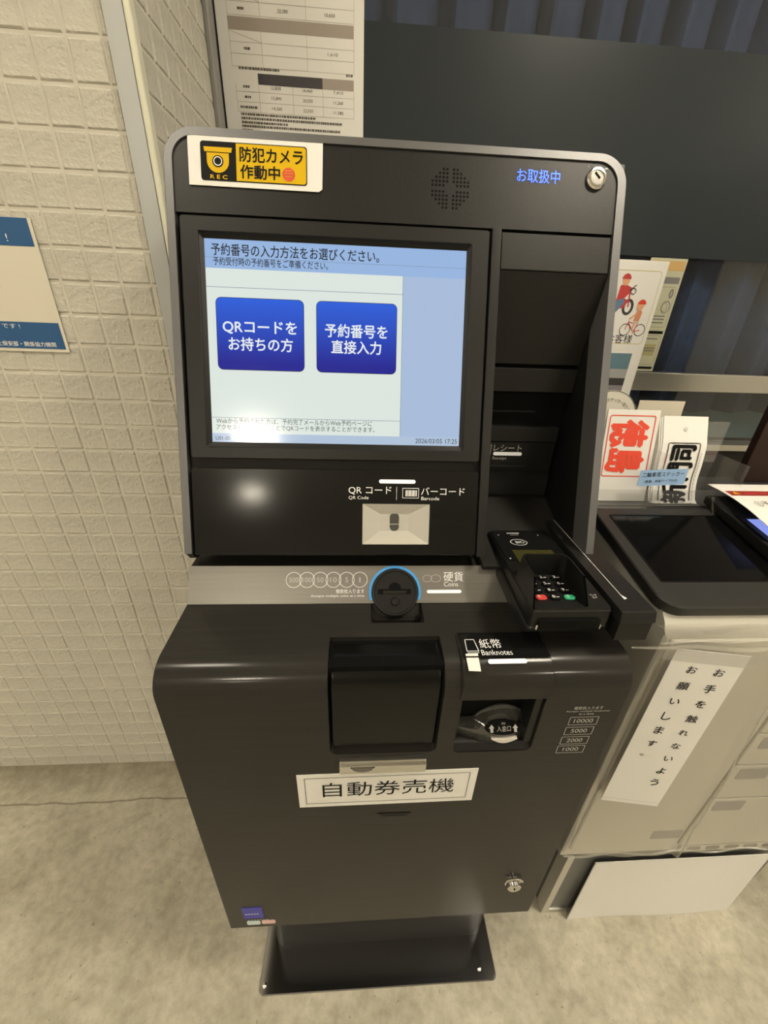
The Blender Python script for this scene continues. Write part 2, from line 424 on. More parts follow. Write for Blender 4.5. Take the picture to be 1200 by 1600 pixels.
def tile_field(name, cells, parent, axis):
    """rest of the tiles as one object; cells = (a, z, w) centres along the wall"""
    bm = bmesh.new()
    for a, z, w_ in cells:
        h_ = (T - J) / 2; ww = w_ / 2; lp = []
        for k, dy in ((0.0, 0.0), (0.0004, -TH * 0.25), (min(0.0023, ww * 0.4), -TH)):
            q = [(a - ww + k, z - h_ + k), (a + ww - k, z - h_ + k), (a + ww - k, z + h_ - k), (a - ww + k, z + h_ - k)]
            if axis == 'x': lp.append([(x, TH + dy, zz) for x, zz in q])
            else: lp.append([(XJ - TH - dy, y, zz) for y, zz in q])
        V = add_loft(bm, lp, cap=False); bm.faces.new(V[-1])
    o = from_bm(name, bm, 'tile', parent); o['kind'] = 'stuff'; return o
cells = []
for c in range(0, 64):
    for r in range(0, 53):
        x = -T * c - T / 2; z = r * T + T / 2
        if z + T / 2 > CEIL: continue
        s = 0.0; p = proj((x, 0, z))
        if p and -25 < p[0] < 300 and -25 < p[1] < 1215:
            hid = p[0] > 285 or (p[1] > 880 and p[0] > 300) or (-0.42 < x < -0.17 and 1.24 < z < 1.44)
            if not hid: s = 1.0 / p[2]
        cells.append((s, x, z))
cells.sort(reverse=True)
shown = [c for c in cells if c[0] > 0][:300]
rest = [c for c in cells if c not in set(shown)]
tm = tile_mesh('tile', T - J, T - J)
for s, x, z in shown:
    o = bpy.data.objects.new('tile', tm); COL.objects.link(o); o.parent = wl
    o.location = (x + random.uniform(-0.0003, 0.0003), TH + random.uniform(-0.0003, 0.0005), z + random.uniform(-0.0003, 0.0003))
    o.rotation_euler = (random.uniform(-0.006, 0.006), random.uniform(-0.006, 0.006), random.uniform(-0.008, 0.008))
tile_field('tile_field', [(x, z, T - J) for s, x, z in rest] + [(XT / 2 - 0.001, r * T + T / 2, XT - 0.002) for r in range(52)], wl, 'x')
# window reveal, tiled too
wj = structure(box('wall_recess', XJ - 0.004, XJ - TH, 0.002, YW - 0.03, 0, CEIL, 'grout'), 'tiled side of the window recess behind the machine', 'wall')
jc = []
for c in range(7):
    for r in range(52):
        y = 0.012 + T * c + T / 2; z = r * T + T / 2
        p = proj((XJ, y, z)); vis = p and p[0] > 195 and -30 < p[1] < 300 and p[0] < 350
        jc.append((bool(vis), y, z))
for vis, y, z in jc:
    if vis:
        o = bpy.data.objects.new('tile', tm); COL.objects.link(o); o.parent = wj
        o.location = (XJ - TH, y, z); o.rotation_euler = (random.uniform(-0.004, 0.004), 0, math.pi / 2 + random.uniform(-0.006, 0.006))
tile_field('tile_field', [(y, z, T - J) for v, y, z in jc if not v], wj, 'y')
structure(box('trim_1', XT, 0.0372, -0.006, 0.004, 0, CEIL, 'trim_grey', r=0.0012), 'flat grey metal corner strip beside the tiled wall', 'trim')
structure(tag(prism('trim_2', [(-0.006, 0.0), (0.012, 0.0), (0.012, CEIL), (-0.006, CEIL)], 0.0373, 0.0475, 'cream_bead', r=0.0035, seg=3), None, None), 'cream rounded bead along the wall corner', 'trim')

# window wall: panel below, head above, frame, glass, film, rail
structure(box('wall_window_base', XJ, 4.2, YW - 0.012, YW + 0.09, 0, 0.945, 'matte_black'), 'dark wall under the office window behind the kiosk', 'wall')
structure(box('wall_window_head', XJ, 4.2, YW - 0.02, YW + 0.09, 2.32, CEIL, 'wall_plain'), 'plain wall above the office window', 'wall')
win = thing('window_1', (XJ, YW, 0.945), 'wide office window with grey film band and metal rail', 'window'); win['kind'] = 'structure'
prism('frame_jamb', [(YW - 0.075, 0.945), (YW - 0.037, 0.945), (YW - 0.037, 2.32), (YW - 0.075, 2.32)], XJ - 0.001, XJ + 0.012, 'beige_grip', win, r=0.004, seg=3)
box('frame_jamb', XJ - 0.001, XJ + 0.004, YW - 0.037, YW + 0.012, 0.945, 2.32, 'alu_dark', win)
box('frame_head', XJ, 4.15, YW - 0.025, YW + 0.012, 2.29, 2.32, 'alu_dark', win, r=0.002)
box('frame_sill', XJ, 4.15, YW - 0.03, YW + 0.03, 0.945, 0.966, 'alu', win, r=0.002)
box('pane', XJ + 0.004, 4.15, YW, YW + 0.006, 0.966, 2.29, 'window_glass', win)
box('film_band', XJ + 0.006, 4.14, YW - 0.0012, YW - 0.0004, 1.480, 1.877, 'grey_film', win)
bm = bmesh.new(); add_box(bm, XJ + 0.004, 4.14, YW - 0.020, YW - 0.002, 1.131, 1.184); bevel(bm, 0.003, 2)
from_bm('rail', bm, 'alu', win, smooth=True)

# curtain behind the glass
def curtain():
    bm = bmesh.new(); nx, nz = 420, 6; x0, x1 = 0.0, 3.2; V = []
    rnd = random.Random(3); ph = [rnd.uniform(0, 6.28) for _ in range(6)]
    for j in range(nz + 1):
        z = 1.056 + (2.28 - 1.056) * j / nz; row = []
        for i in range(nx + 1):
            x = x0 + (x1 - x0) * i / nx
            t = x / 0.118 + 0.28 * math.sin(x * 5.1 + ph[0])
            y = 0.497 + 0.026 * math.sin(2 * math.pi * t) + 0.010 * math.sin(4 * math.pi * t + ph[1]) + 0.006 * math.sin(x * 23 + z * 1.5)
            row.append(bm.verts.new((x + 0.012 * math.sin(2 * math.pi * t + 0.8), y, z)))
        V.append(row)
    for j in range(nz):
        for i in range(nx): bm.faces.new((V[j][i], V[j][i + 1], V[j + 1][i + 1], V[j + 1][i]))
    o = from_bm('curtain', bm, 'curtain', None, smooth=True)
    md = o.modifiers.new('thick', 'SOLIDIFY'); md.thickness = 0.002
    return tag(o, 'navy blue pleated curtain hanging behind the office window', 'curtain')
curtain()
tag(box('panel_board', XJ + 0.02, 3.2, 0.56, 0.58, 0.947, 1.075, 'teal', r=0.002), 'teal board visible below the curtain hem', 'board')

# ceiling lights
for x, y, k_, lab in LAMPS:
    t = thing('ceiling_light', (x, y, CEIL), lab, 'light', 'ceiling lights')
    box('housing', x - 0.15, x + 0.15, y - 0.15, y + 0.15, CEIL - 0.02, CEIL - 0.001, 'lamp_body', t, r=0.004)
    box('diffuser', x - 0.13, x + 0.13, y - 0.13, y + 0.13, CEIL - 0.026, CEIL - 0.019, mat('lamp_glow_%d' % round(k_ * 10), (0.9, 0.9, 0.9), 0.5, emit=LAMP_COLOR, estr=LAMP_STRENGTH * k_), t)

# ================================================================== TICKET MACHINE
XL, XR = 0.1235, 0.7035
tmx = thing('ticket_machine', ((XL + XR) / 2, -0.22, 0.0), 'dark bronze ticket vending machine with lit touch screen and coin knob', 'ticket machine')
TILT = math.atan2(0.162, 0.464); S, CN = math.sin(TILT), math.cos(TILT)
PAN = Plane((0, -0.3386, 1.0207), (1, 0, 0), (0, S, CN))             # sloping upper front: u = world x, v = up the slope, d = outwards
FRO = Plane((0, -0.485, 0), (1, 0, 0), (0, 0, 1))                      # vertical lower front: u = x, v = z
COI = Plane((0, -0.366, 0.953), (1, 0, 0), (0, 0.031, 0.044))         # coin strip
TOPA = math.atan2(0.005, 0.085)
TOP = Plane((0, -0.366, 0.953), (1, 0, 0), (0, math.cos(TOPA), math.sin(TOPA)))  # almost level ledge: v = depth (negative to the front)
def top(y): return (y + 0.366) / math.cos(TOPA)
def profile(i=0.0, y_back=0.02, z0=0.268, strip=True):
    cy, cz, r = -0.449, 0.9135, 0.036 - i
    p = [(-0.485 + i, z0)]
    for k in range(11):
        a = math.radians(180 - (90 - 3.0) * k / 10); p.append((cy + r * math.cos(a), cz + r * math.sin(a)))
    p.append((-0.366, 0.953 - i))
    if strip: p += [(-0.337, 0.994 - i), (y_back, 0.994 - i)]
    else: p += [(y_back, 0.953 - i)]
    p.append((y_back, z0))
    return p
# --- floor plate and pedestal
bm = bmesh.new(); add_loft(bm, [[(x, y, z) for x, y in rrect(0.152, 0.676, -0.513, 0.03, 0.010)] for z in (0.0005, 0.006)]); bevel(bm, 0.0015, 1)
plate = from_bm('base_plate', bm, 'steel', tmx, smooth=True)
GRD = Plane((0, 0, 0.006), (1, 0, 0), (0, 1, 0))
for x, y in ((0.163, -0.498), (0.640, -0.494)):
    disc_stack('bolt', GRD, x, y, [(0.0045, 0.0), (0.0045, 0.002), (0.003, 0.0032), (0.0005, 0.0034)], 'chrome', plate, n=14)
bm = bmesh.new(); add_loft(bm, [[(x, y, z) for x, y in rrect(0.176, 0.660, -0.440, 0.0, 0.022, 6)] for z in (0.006, 0.270)])
from_bm('pedestal', bm, 'matte_black', tmx, smooth=True)
# --- lower cabinet with its two openings cut in
cab = prism('cabinet', profile(), XL, XR, 'cabinet_metal', tmx)
OX0, OX1 = 0.3245, 0.4665
def cutter(x0, x1, y0, y1, z0, z1, r):
    bm = bmesh.new()
    add_loft(bm, [[(u, y, v) for u, v in rrect(x0, x1, z0, z1, r)] for y in (y0, y1)])
    bmesh.ops.recalc_face_normals(bm, faces=bm.faces)
    me = bpy.data.meshes.new('cutter'); bm.to_mesh(me); bm.free(); me.transform(Matrix.Translation(-ROOTS[tmx.name]))
    o = bpy.data.objects.new('cutter', me); COL.objects.link(o); o.location = ROOTS[tmx.name]; return o
c1 = cutter(OX0, OX1, -0.52, -0.428, 0.797, 0.990, 0.010)
c2 = cutter(0.4895, 0.5985, -0.52, -0.427, 0.793, 0.990, 0.010)
bm = bmesh.new(); add_loft(bm, [[COI(u, v, d) for u, v in rrect(0.3785, 0.4505, -0.026, 0.020, 0.006)] for d in (-0.016, 0.03)])
bmesh.ops.recalc_face_normals(bm, faces=bm.faces); me = bpy.data.meshes.new('cutter'); bm.to_mesh(me); bm.free()
me.transform(Matrix.Translation(-ROOTS[tmx.name])); c3 = bpy.data.objects.new('cutter', me); COL.objects.link(c3); c3.location = ROOTS[tmx.name]
bpy.context.view_layer.update()
boolean(cab, [c1, c2, c3])
# --- ticket outlet: smoked flap following the rounded edge + chrome lip
flap_p = [p for p in profile(0.005, z0=0.806, strip=False)]
fl = [(-0.480, 0.806)] + flap_p[1:12] + [(-0.4305, 0.9445), (-0.4305, 0.935), (-0.445, 0.925), (-0.468, 0.905), (-0.472, 0.806)]
prism('outlet_flap', fl, OX0 + 0.003, OX1 - 0.003, 'smoke_black', tmx, r=0.003, seg=2)
box('outlet_well', OX0 + 0.0002, OX1 - 0.0002, -0.470, -0.4285, 0.7975, 0.944, 'deep_black', tmx)
lip = prism('outlet_lip', [(-0.4849, 0.768), (-0.494, 0.768), (-0.4965, 0.772), (-0.4965, 0.786), (-0.4925, 0.7915), (-0.4849, 0.7925)], 0.337, 0.4535, 'chrome', tmx, r=0.0012)
LIP = Plane((0, -0.4965, 0), (1, 0, 0), (0, 0, 1))
bm = bmesh.new(); add_loft(bm, [[LIP(0.368 + (0.014 + e) * math.cos(a), 0.786 + (0.009 + e) * math.sin(a), d) for a in [math.pi + math.pi * k / 12 for k in range(13)]] for e, d in ((0.002, -0.0005), (0.002, 0.0012), (0, 0.0012), (0, -0.0005))], cap=False, closed=False)
from_bm('finger_rim', bm, 'chrome', lip, smooth=True)
flat('finger_dip', LIP, [(0.368 + 0.014 * math.cos(math.pi + math.pi * k / 12), 0.786 + 0.009 * math.sin(math.pi + math.pi * k / 12)) for k in range(13)], 'print_brown', lip, d=0.0004)
# --- banknote unit
hood_p = [(-0.4275, 0.9530)]
for k in range(9):
    a = math.radians(93 + 87 * k / 8); hood_p.append((-0.4555 + 0.033 * math.cos(a), 0.9195 + 0.033 * math.sin(a)))
hood_p += [(-0.4885, 0.902), (-0.480, 0.902), (-0.470, 0.915), (-0.4275, 0.918)]
hood = prism('banknote_hood', hood_p, 0.4875, 0.6005, 'cabinet_metal', tmx, r=0.0012, seg=1)
HT = Plane((0, -0.4275, 0.9534), (1, 0, 0), (0, -0.0283 * -1, 0.0003 * 1))
HT = Plane((0, -0.366, 0.9545), (1, 0, 0), (0, 1, 0.012))
rectf('name_plate', HT, 0.490, 0.5985, -0.1015, -0.063, 'gloss_black', hood, d=0.0002)
rectf('hinge_gap', HT, 0.4895, 0.5990, -0.0630, -0.0605, 'deep_black', hood, d=0.0001)
text('紙幣', HT, 0.5140, 0.5420, -0.0800, 'print_white', hood, h=0.0155)
text('Banknotes', HT, 0.5130, 0.5520, -0.0945, 'print_white', hood, h=0.0085)
flats('banknote_mark', HT, outline([(0.4955, -0.0920), (0.5105, -0.0920), (0.5085, -0.0730), (0.4970, -0.0730)], 0.0009) + [R(0.4955, 0.5105, -0.0950, -0.0942)], 'print_white', hood, d=0.0008)
# strip of tape and indicator lamp on the rounded part
HB = Plane((0, -0.366 - 0.098, 0.9528), (1, 0, 0), (0, 1, 0.27))
slab('tape_strip', HB, [(0.4925, -0.0195), (0.5070, -0.0205), (0.5080, 0.0025), (0.4925, 0.0020)], 0.0004, 0.0010, 'paper_gloss', hood)
slab('indicator_lamp', HB, rrect(0.5185, 0.5670, -0.0110, -0.0055, 0.0027), -0.0003, 0.0012, 'led_white', hood)
box('banknote_well', 0.4900, 0.5980, -0.455, -0.4278, 0.7935, 0.917, 'deep_black', tmx)
prism('banknote_sill', [(-0.4845, 0.7945), (-0.452, 0.7945), (-0.452, 0.812), (-0.478, 0.804)], 0.4905, 0.5975, 'soft_black', tmx, r=0.001)
box('well_cheek', 0.5865, 0.5975, -0.482, -0.455, 0.806, 0.902, 'soft_black', tmx, r=0.002)
box('well_cheek', 0.4905, 0.4955, -0.475, -0.455, 0.806, 0.902, 'soft_black', tmx, r=0.002)
box('note_roller', 0.495, 0.545, -0.4665, -0.456, 0.884, 0.901, 'soft_black', tmx, r=0.002)
box('note_roller', 0.552, 0.578, -0.4665, -0.456, 0.880, 0.901, 'panel_metal', tmx, r=0.003)
# clear guide: bowed tray with a lens-shaped mouth
def bow(u): return max(0.0, 1 - ((u - 0.5575) / 0.038) ** 2)
bm = bmesh.new(); n = 24; L1, L2, L3 = [], [], []
for k in range(n + 1):
    u = 0.4915 + (0.5945 - 0.4915) * k / n; b_ = bow(u); w2 = max(0.0, 1 - ((u - 0.550) / 0.062) ** 2)
    L1.append((u, -0.4640 - 0.016 * w2, 0.8120 - 0.006 * w2)); L2.append((u, -0.4650 - 0.012 * w2, 0.8230 + 0.004 * w2)); L3.append((u, -0.4570, 0.8300 + 0.024 * b_))
add_loft(bm, [L1, L2, L3], cap=False, closed=False)
guide = from_bm('banknote_guide', bm, 'acrylic_smoke', tmx, smooth=True)
md = guide.modifiers.new('thick', 'SOLIDIFY'); md.thickness = 0.0015
tube('guide_rim', [(0.5225 + 0.069 * k / 16, -0.4585 - 0.006 * math.sin(math.pi * k / 16), 0.831 + 0.027 * math.sin(math.pi * k / 16) ** 0.7) for k in range(17)], 0.0022, 'acrylic', guide)
GU = Plane((0, -0.4765, 0.8305), (1, 0, 0), (0, 0.45, 0.9))
lens = flat('entry_label', GU, ellipse(0.5565, 0.0020, 0.0260, 0.0105, 24), 'deep_black', guide, d=0.0016)
text('入金口', GU, 0.5475, 0.5665, 0.0005, 'print_grey', guide, h=0.0078, d=0.0024)
text('IN', GU, 0.5540, 0.5585, 0.0075, 'print_grey', guide, h=0.003, d=0.0024)
for cx in (0.5405, 0.5730):
    flat('arrow', GU, [(cx - 0.0016, -0.0045), (cx + 0.0022, -0.0045), (cx + 0.0016, 0.001), (cx + 0.0034, 0.001), (cx - 0.0004, 0.0063), (cx - 0.0042, 0.001), (cx - 0.0022, 0.001)], 'print_grey', guide, d=0.0024)
slab('guide_tip', FRO, [(0.5420 + 0.036 * k / 14, 0.8140 - 0.0085 * math.sin(math.pi * k / 14)) for k in range(15)], -0.0085, -0.0035, 'qr_window', guide)
# printed denominations right of the slot
text('複数枚入ります', FRO, 0.6385, 0.6775, 0.8800, 'print_grey', cab, h=0.0062)
text('Accepts multiple banknotes', FRO, 0.6295, 0.6880, 0.8735, 'print_grey', cab, h=0.0040)
text('at a time', FRO, 0.6480, 0.6680, 0.8685, 'print_grey', cab, h=0.0036)
for lab, z, x0, x1 in (('10000', 0.8545, 0.6385, 0.6770), ('5000', 0.8342, 0.6378, 0.6760), ('2000', 0.8140, 0.6370, 0.6750), ('1000', 0.7945, 0.6362, 0.6745)):
    flats('value_box', FRO, outline(R(x0, x1, z - 0.0080, z + 0.0075), 0.0008), 'print_grey', cab, d=0.0007)
    w_ = 0.026 if len(lab) == 5 else 0.022; xc = (x0 + x1) / 2
    text(lab, FRO, xc - w_ / 2, xc + w_ / 2, z, 'print_grey', cab, h=0.0078)
# pull slot, lock, maker's sticker on the front
rectf('pull_slot', FRO, 0.3925, 0.4430, 0.6478, 0.6505, 'deep_black', cab, d=0.0005)
flats('slot_shade', FRO, [R(0.397, 0.436, 0.640, 0.6425)], 'matte_black', cab, d=0.0005)
lock = disc_stack('cabinet_lock', FRO, 0.6460, 0.4035, [(0.0150, 0.0), (0.0150, 0.003), (0.0130, 0.004), (0.0125, 0.0105), (0.0112, 0.0118), (0.0004, 0.0119)], 'chrome', tmx)
rectf('key_slot', FRO, 0.6448, 0.6472, 0.3995, 0.4070, 'deep_black', lock, d=0.0123)
tube('lock_guard', [(0.646 + 0.0175 * math.cos(a), -0.489, 0.4035 + 0.0175 * math.sin(a)) for a in [math.radians(20 + 120 * k / 12) for k in range(13)]], 0.0016, 'chrome', lock)
stk = slab('maker_sticker', FRO, rrect(0.1530, 0.1895, 0.3080, 0.3525, 0.001), 0.0001, 0.0008, 'sticker_blue', tmx)
flats('small_print', FRO, [R(0.157 + 0.0052 * i, 0.161 + 0.0052 * i, 0.3265, 0.3292) for i in range(5)], 'print_white', stk, d=0.0012)
flats('small_print', FRO, [R(0.159 + 0.0056 * i, 0.1625 + 0.0056 * i, 0.3005, 0.3030) for i in range(7)], 'print_grey', stk, d=0.0012)
slab('status_sticker', FRO, rrect(0.1560, 0.1805, 0.2805, 0.2950, 0.003), 0.0001, 0.0008, mat('pale_blue', (0.55, 0.66, 0.68), 0.4).name, tmx)
slab('status_sticker', FRO, rrect(0.1835, 0.2085, 0.2815, 0.2960, 0.003), 0.0001, 0.0008, mat('pale_pink', (0.70, 0.45, 0.42), 0.4).name, tmx)

# --- coin strip
coin = slab('coin_panel', COI, R(XL + 0.0005, XR - 0.001, 0.0006, 0.0535), 0.0001, 0.0012, 'coin_metal_lit', tmx)
c4 = None
cxs = (0.2690, 0.2877, 0.3063, 0.3250, 0.3438, 0.3625)
for cx, lab in zip(cxs, ('500', '100', '50', '10', '5', '1')):
    flats('coin_mark', COI, ring_poly(cx, 0.0337, 0.0107, 0.0007), 'print_white', coin, d=0.0016)
    w_ = {3: 0.0128, 2: 0.0095, 1: 0.0040}[len(lab)] if lab != '1' else 0.0018
    text(lab, COI, cx - w_ / 2, cx + w_ / 2, 0.0337, 'print_grey', coin, h=0.0068, d=0.0018)
text('複数枚入ります', COI, 0.3285, 0.3690, 0.0175, 'print_white', coin, h=0.0062, d=0.0016)
text('Accepts multiple coins at a time', COI, 0.2935, 0.3690, 0.0108, 'print_white', coin, h=0.0042, d=0.0016)
text('硬貨', COI, 0.4840, 0.5128, 0.0378, 'print_white', coin, h=0.0140, d=0.0016)
text('Coins', COI, 0.4842, 0.5050, 0.0270, 'print_white', coin, h=0.0066, d=0.0016)
flats('coin_mark', COI, ring_poly(0.4600, 0.0352, 0.0066, 0.0006, ry=0.0048) + ring_poly(0.4725, 0.0352, 0.0070, 0.0006, ry=0.0052), 'print_grey', coin, d=0.0016)
slab('indicator_lamp', COI, rrect(0.4592, 0.5094, 0.0142, 0.0188, 0.0023), 0.0008, 0.0022, 'led_white', coin)
# knob: blue light ring, dark dial, slot and button, seated in a black shoe
slab('knob_shoe', COI, rrect(0.3790, 0.4500, -0.0255, 0.0195, 0.006), -0.0155, -0.0030, 'matte_black', tmx, r=0.001)
kn = disc_stack('coin_dial', COI, 0.4130, 0.0160, [(0.0335, -0.014), (0.0335, 0.0035), (0.0325, 0.0050), (0.0300, 0.0052), (0.0290, 0.0042), (0.0004, 0.0042)], 'soft_black', tmx, n=56)
bm = bmesh.new(); LL = []
for k in range(49):
    a = math.radians(-18 + 216 * k / 48); LL.append(a)
add_loft(bm, [[COI(0.4130 + r_ * math.cos(a), 0.0160 + r_ * math.sin(a), d) for a in LL] for r_, d in ((0.0375, 0.0010), (0.0375, 0.0024), (0.0340, 0.0024), (0.0340, 0.0010))], cap=False, closed=False)
from_bm('light_ring', bm, 'ring_blue', kn, smooth=True)
rectf('coin_slot', COI, 0.3885, 0.4355, 0.0130, 0.0205, 'deep_black', kn, d=0.0046)
flat('slot_notch', COI, [(0.4125 + 0.0092 * math.cos(math.pi * k / 12), 0.0205 + 0.0092 * math.sin(math.pi * k / 12)) for k in range(13)], 'deep_black', kn, d=0.0046)
slab('coin_gate', COI, R(0.3960, 0.4290, 0.0140, 0.0180), 0.0047, 0.0055, 'cabinet_metal', kn)
disc_stack('return_button', COI, 0.4130, 0.0030, [(0.0062, 0.0042), (0.0060, 0.0070), (0.0045, 0.0085), (0.0004, 0.0088)], 'soft_black', kn, n=24)

# --- upper body behind the sloping face
def upper_prof(off, v0=-0.003, v1=0.514, yb=0.06):
    a = PAN(0, v0, off); b = PAN(0, v1, off)
    return [(a.y, a.z), (b.y, b.z), (b.y + 0.03, b.z + 0.004), (yb, b.z + 0.004), (yb, a.z)]
UB = 0.5394; RXI = 0.690
prism('upper_body', upper_prof(-0.006), XL + 0.003, UB, 'matte_black', tmx)
prism('header_body', upper_prof(-0.006, v0=0.427), UB, RXI, 'matte_black', tmx)
side = prism('side_wall', upper_prof(-0.003, v0=0.0), RXI, XR - 0.003, 'soft_black', tmx)
# silver surround: an inverted U with rounded shoulders
def u_path(u0, u1, v0, v1, r, seg=10):
    p = [(u0, v0)]
    for k in range(seg + 1):
        a = math.radians(180 - 90 * k / seg); p.append((u0 + r + r * math.cos(a), v1 - r + r * math.sin(a)))
    for k in range(seg + 1):
        a = math.radians(90 - 90 * k / seg); p.append((u1 - r + r * math.cos(a), v1 - r + r * math.sin(a)))
    p.append((u1, v0)); return p
bm = bmesh.new()
po, pi_ = u_path(XL, 0.7015, 0.0, 0.5212, 0.036), u_path(0.1338, 0.6895, 0.0, 0.5115, 0.0265)
V = add_loft(bm, [[PAN(u, v, d) for u, v in P] for P, d in ((po, -0.034), (po, 0.0025), ([(u + (0.0012 if u < 0.4 else -0.0012), v - 0.0008) for u, v in po], 0.0040), (pi_, 0.0040), (pi_, -0.034))], cap=False, closed=False)
for row in (0, -1):
    bm.faces.new([V[k][row] for k in range(5)])
n = len(po)
for i in range(n - 1): bm.faces.new((V[4][i], V[4][i + 1], V[0][i + 1], V[0][i]))
sur = from_bm('silver_surround', bm, 'silver_paint', tmx, smooth=True)
prism('surround_foot', [(PAN(0, 0.0002, 0.003).y, PAN(0, 0.0002, 0.003).z), (PAN(0, 0.0002, -0.034).y, PAN(0, 0.0002, -0.034).z), (PAN(0, -0.010, -0.034).y, PAN(0, -0.010, -0.034).z), (PAN(0, -0.010, -0.012).y, PAN(0, -0.010, -0.012).z)], XL + 0.001, 0.1338, 'matte_black', tmx)
# header
hd = u_path(0.1340, 0.6893, 0.4275, 0.5113, 0.0263)
head = slab('header_panel', PAN, hd, -0.006, 0.0020, 'panel_metal', tmx)
HL = 0.0024
holes = []
pitch = 0.0046
for sx in (-1, 1):
    for sy in (-1, 1):
        for i in range(5):
            for j in range(5):
                if i + j <= 5 and not (i + j < 1) and not (i == 4 and j > 1) and not (j == 4 and i > 1):
                    holes.append((0.4722 + sx * (0.0042 + i * pitch), 0.4705 + sy * (0.0036 + j * pitch)))
bm = bmesh.new()
for cu, cv in holes: add_loft(bm, [[PAN(cu + 0.00155 * math.cos(a), cv + 0.00155 * math.sin(a), d) for a in [2 * math.pi * k / 8 for k in range(8)]] for d in (0.0018, 0.0022)])
g = from_bm('speaker_holes', bm, 'deep_black', head); g['kind'] = 'stuff'
text('お取扱中', PAN, 0.5570, 0.6130, 0.4907, 'led_blue', head, h=0.0155, bold=0.008, d=0.0026)
kl = disc_stack('service_lock', PAN, 0.6605, 0.4915, [(0.0130, 0.0018), (0.0130, 0.0045), (0.0115, 0.0065), (0.0090, 0.0068), (0.0085, 0.0055), (0.0004, 0.0055)], 'chrome', tmx, n=32)
flat('key_slot', PAN, seg_quad((0.6575, 0.4975), (0.6640, 0.4905), 0.0022), 'deep_black', kl, d=0.0060)
flats('lock_marks', PAN, [R(0.6495, 0.6505, 0.5050, 0.5062), R(0.6715, 0.6735, 0.5035, 0.5052), R(0.6740, 0.6750, 0.5035, 0.5052)], 'print_grey', head, d=0.0024)
# monitor
mo = rrect(0.1395, 0.5252, 0.1292, 0.4232, 0.004); mi = rrect(0.1612, 0.5018, 0.1448, 0.4052, 0.002)
mon = ring('monitor_housing', PAN, mo, mi, -0.006, 0.0060, 'panel_metal', tmx, r=0.0012)
ring('screen_gasket', PAN, rrect(0.1612, 0.5018, 0.1448, 0.4052, 0.002), rrect(0.1660, 0.4972, 0.1512, 0.4003, 0.0005), -0.0055, 0.0030, 'soft_black', mon, d_in=-0.001)
scr = slab('touch_screen', PAN, R(0.1658, 0.4974, 0.1510, 0.4005), -0.0050, -0.0010, 'screen_white', mon)
e = -0.0009
rectf('title_bar', PAN, 0.1658, 0.4974, 0.3665, 0.4005, 'screen_head', mon, d=e)
rectf('side_pane', PAN, 0.4155, 0.4974, 0.1625, 0.3665, 'screen_pale', mon, d=e)
rectf('status_bar', PAN, 0.1658, 0.4974, 0.1510, 0.1625, 'screen_foot', mon, d=e)
flats('ruled_line', PAN, [R(0.1658, 0.4155, 0.3440, 0.3446), R(0.1658, 0.4155, 0.1827, 0.1833), R(0.4152, 0.4158, 0.1625, 0.3665), R(0.1658, 0.4974, 0.3790, 0.3794)], 'screen_line', mon, d=e + 0.0001)
for u0, u1 in ((0.1775, 0.2873), (0.3042, 0.4078)):
    rectf('button_edge', PAN, u0 - 0.0007, u1 + 0.0007, 0.2437, 0.3325, 'screen_ink', mon, d=e + 0.00015, r=0.007)
    rectf('screen_button', PAN, u0, u1, 0.2445, 0.3318, 'screen_button', mon, d=e + 0.0003, r=0.0065)
te = e + 0.0006
text('QRコードを', PAN, 0.1850, 0.2785, 0.2967, 'screen_btext', mon, h=0.0165, bold=0.022, d=te)
text('お持ちの方', PAN, 0.1915, 0.2730, 0.2762, 'screen_btext', mon, h=0.0165, bold=0.022, d=te)
text('予約番号を', PAN, 0.3148, 0.3960, 0.2966, 'screen_btext', mon, h=0.0165, bold=0.022, d=te)
text('直接入力', PAN, 0.3230, 0.3880, 0.2764, 'screen_btext', mon, h=0.0165, bold=0.022, d=te)
text('予約番号の入力方法をお選びください。', PAN, 0.1742, 0.3840, 0.3882, 'screen_ink', mon, h=0.0140, bold=0.014, d=te)
text('予約受付時の予約番号をご準備ください。', PAN, 0.1760, 0.3188, 0.3745, 'screen_ink', mon, h=0.0095, bold=0.010, d=te)
text('Webから予約された方は、予約完了メールからWeb予約ページに', PAN, 0.1720, 0.3772, 0.1788, 'screen_ink', mon, h=0.0074, d=te)
text('アクセスしていただくことでQRコードを表示することができます。', PAN, 0.1718, 0.3808, 0.1705, 'screen_ink', mon, h=0.0074, d=te)
text('U01-00', PAN, 0.1704, 0.1890, 0.1562, 'screen_ink', mon, h=0.0050, d=te)
text('2026/03/05 17:25', PAN, 0.4368, 0.4944, 0.1572, 'screen_ink', mon, h=0.0062, d=te)
# QR / barcode reader panel
qi = rrect(0.3655, 0.4585, 0.0137, 0.0706, 0.002)
qp = ring('reader_panel', PAN, rrect(0.1382, 0.5262, -0.0020, 0.1172, 0.004), qi, -0.006, 0.0060, 'gloss_black', tmx, r=0.0014)
bm = bmesh.new(); hole = [(0.4105 + 0.020 * x_, 0.0432 + 0.012 * y_) for x_, y_ in ((-1, -1), (1, -1), (1, 1), (-1, 1))]
o4 = R(0.3656, 0.4584, 0.0138, 0.0705)
add_loft(bm, [[PAN(u, v, 0.0050) for u, v in o4], [PAN(u, v, -0.0040) for u, v in hole]], cap=False)
bm.faces.new([bm.verts.new(PAN(u, v, -0.0040)) for u, v in hole])
rw = from_bm('reader_window', bm, 'qr_window', qp)
flat('lens_hole', PAN, rrect(0.4040, 0.4170, 0.0310, 0.0570, 0.0064), 'deep_black', qp, d=-0.0036)
rectf('lens_bar', PAN, 0.3990, 0.4220, 0.0405, 0.0415, 'qr_window', qp, d=-0.0033)
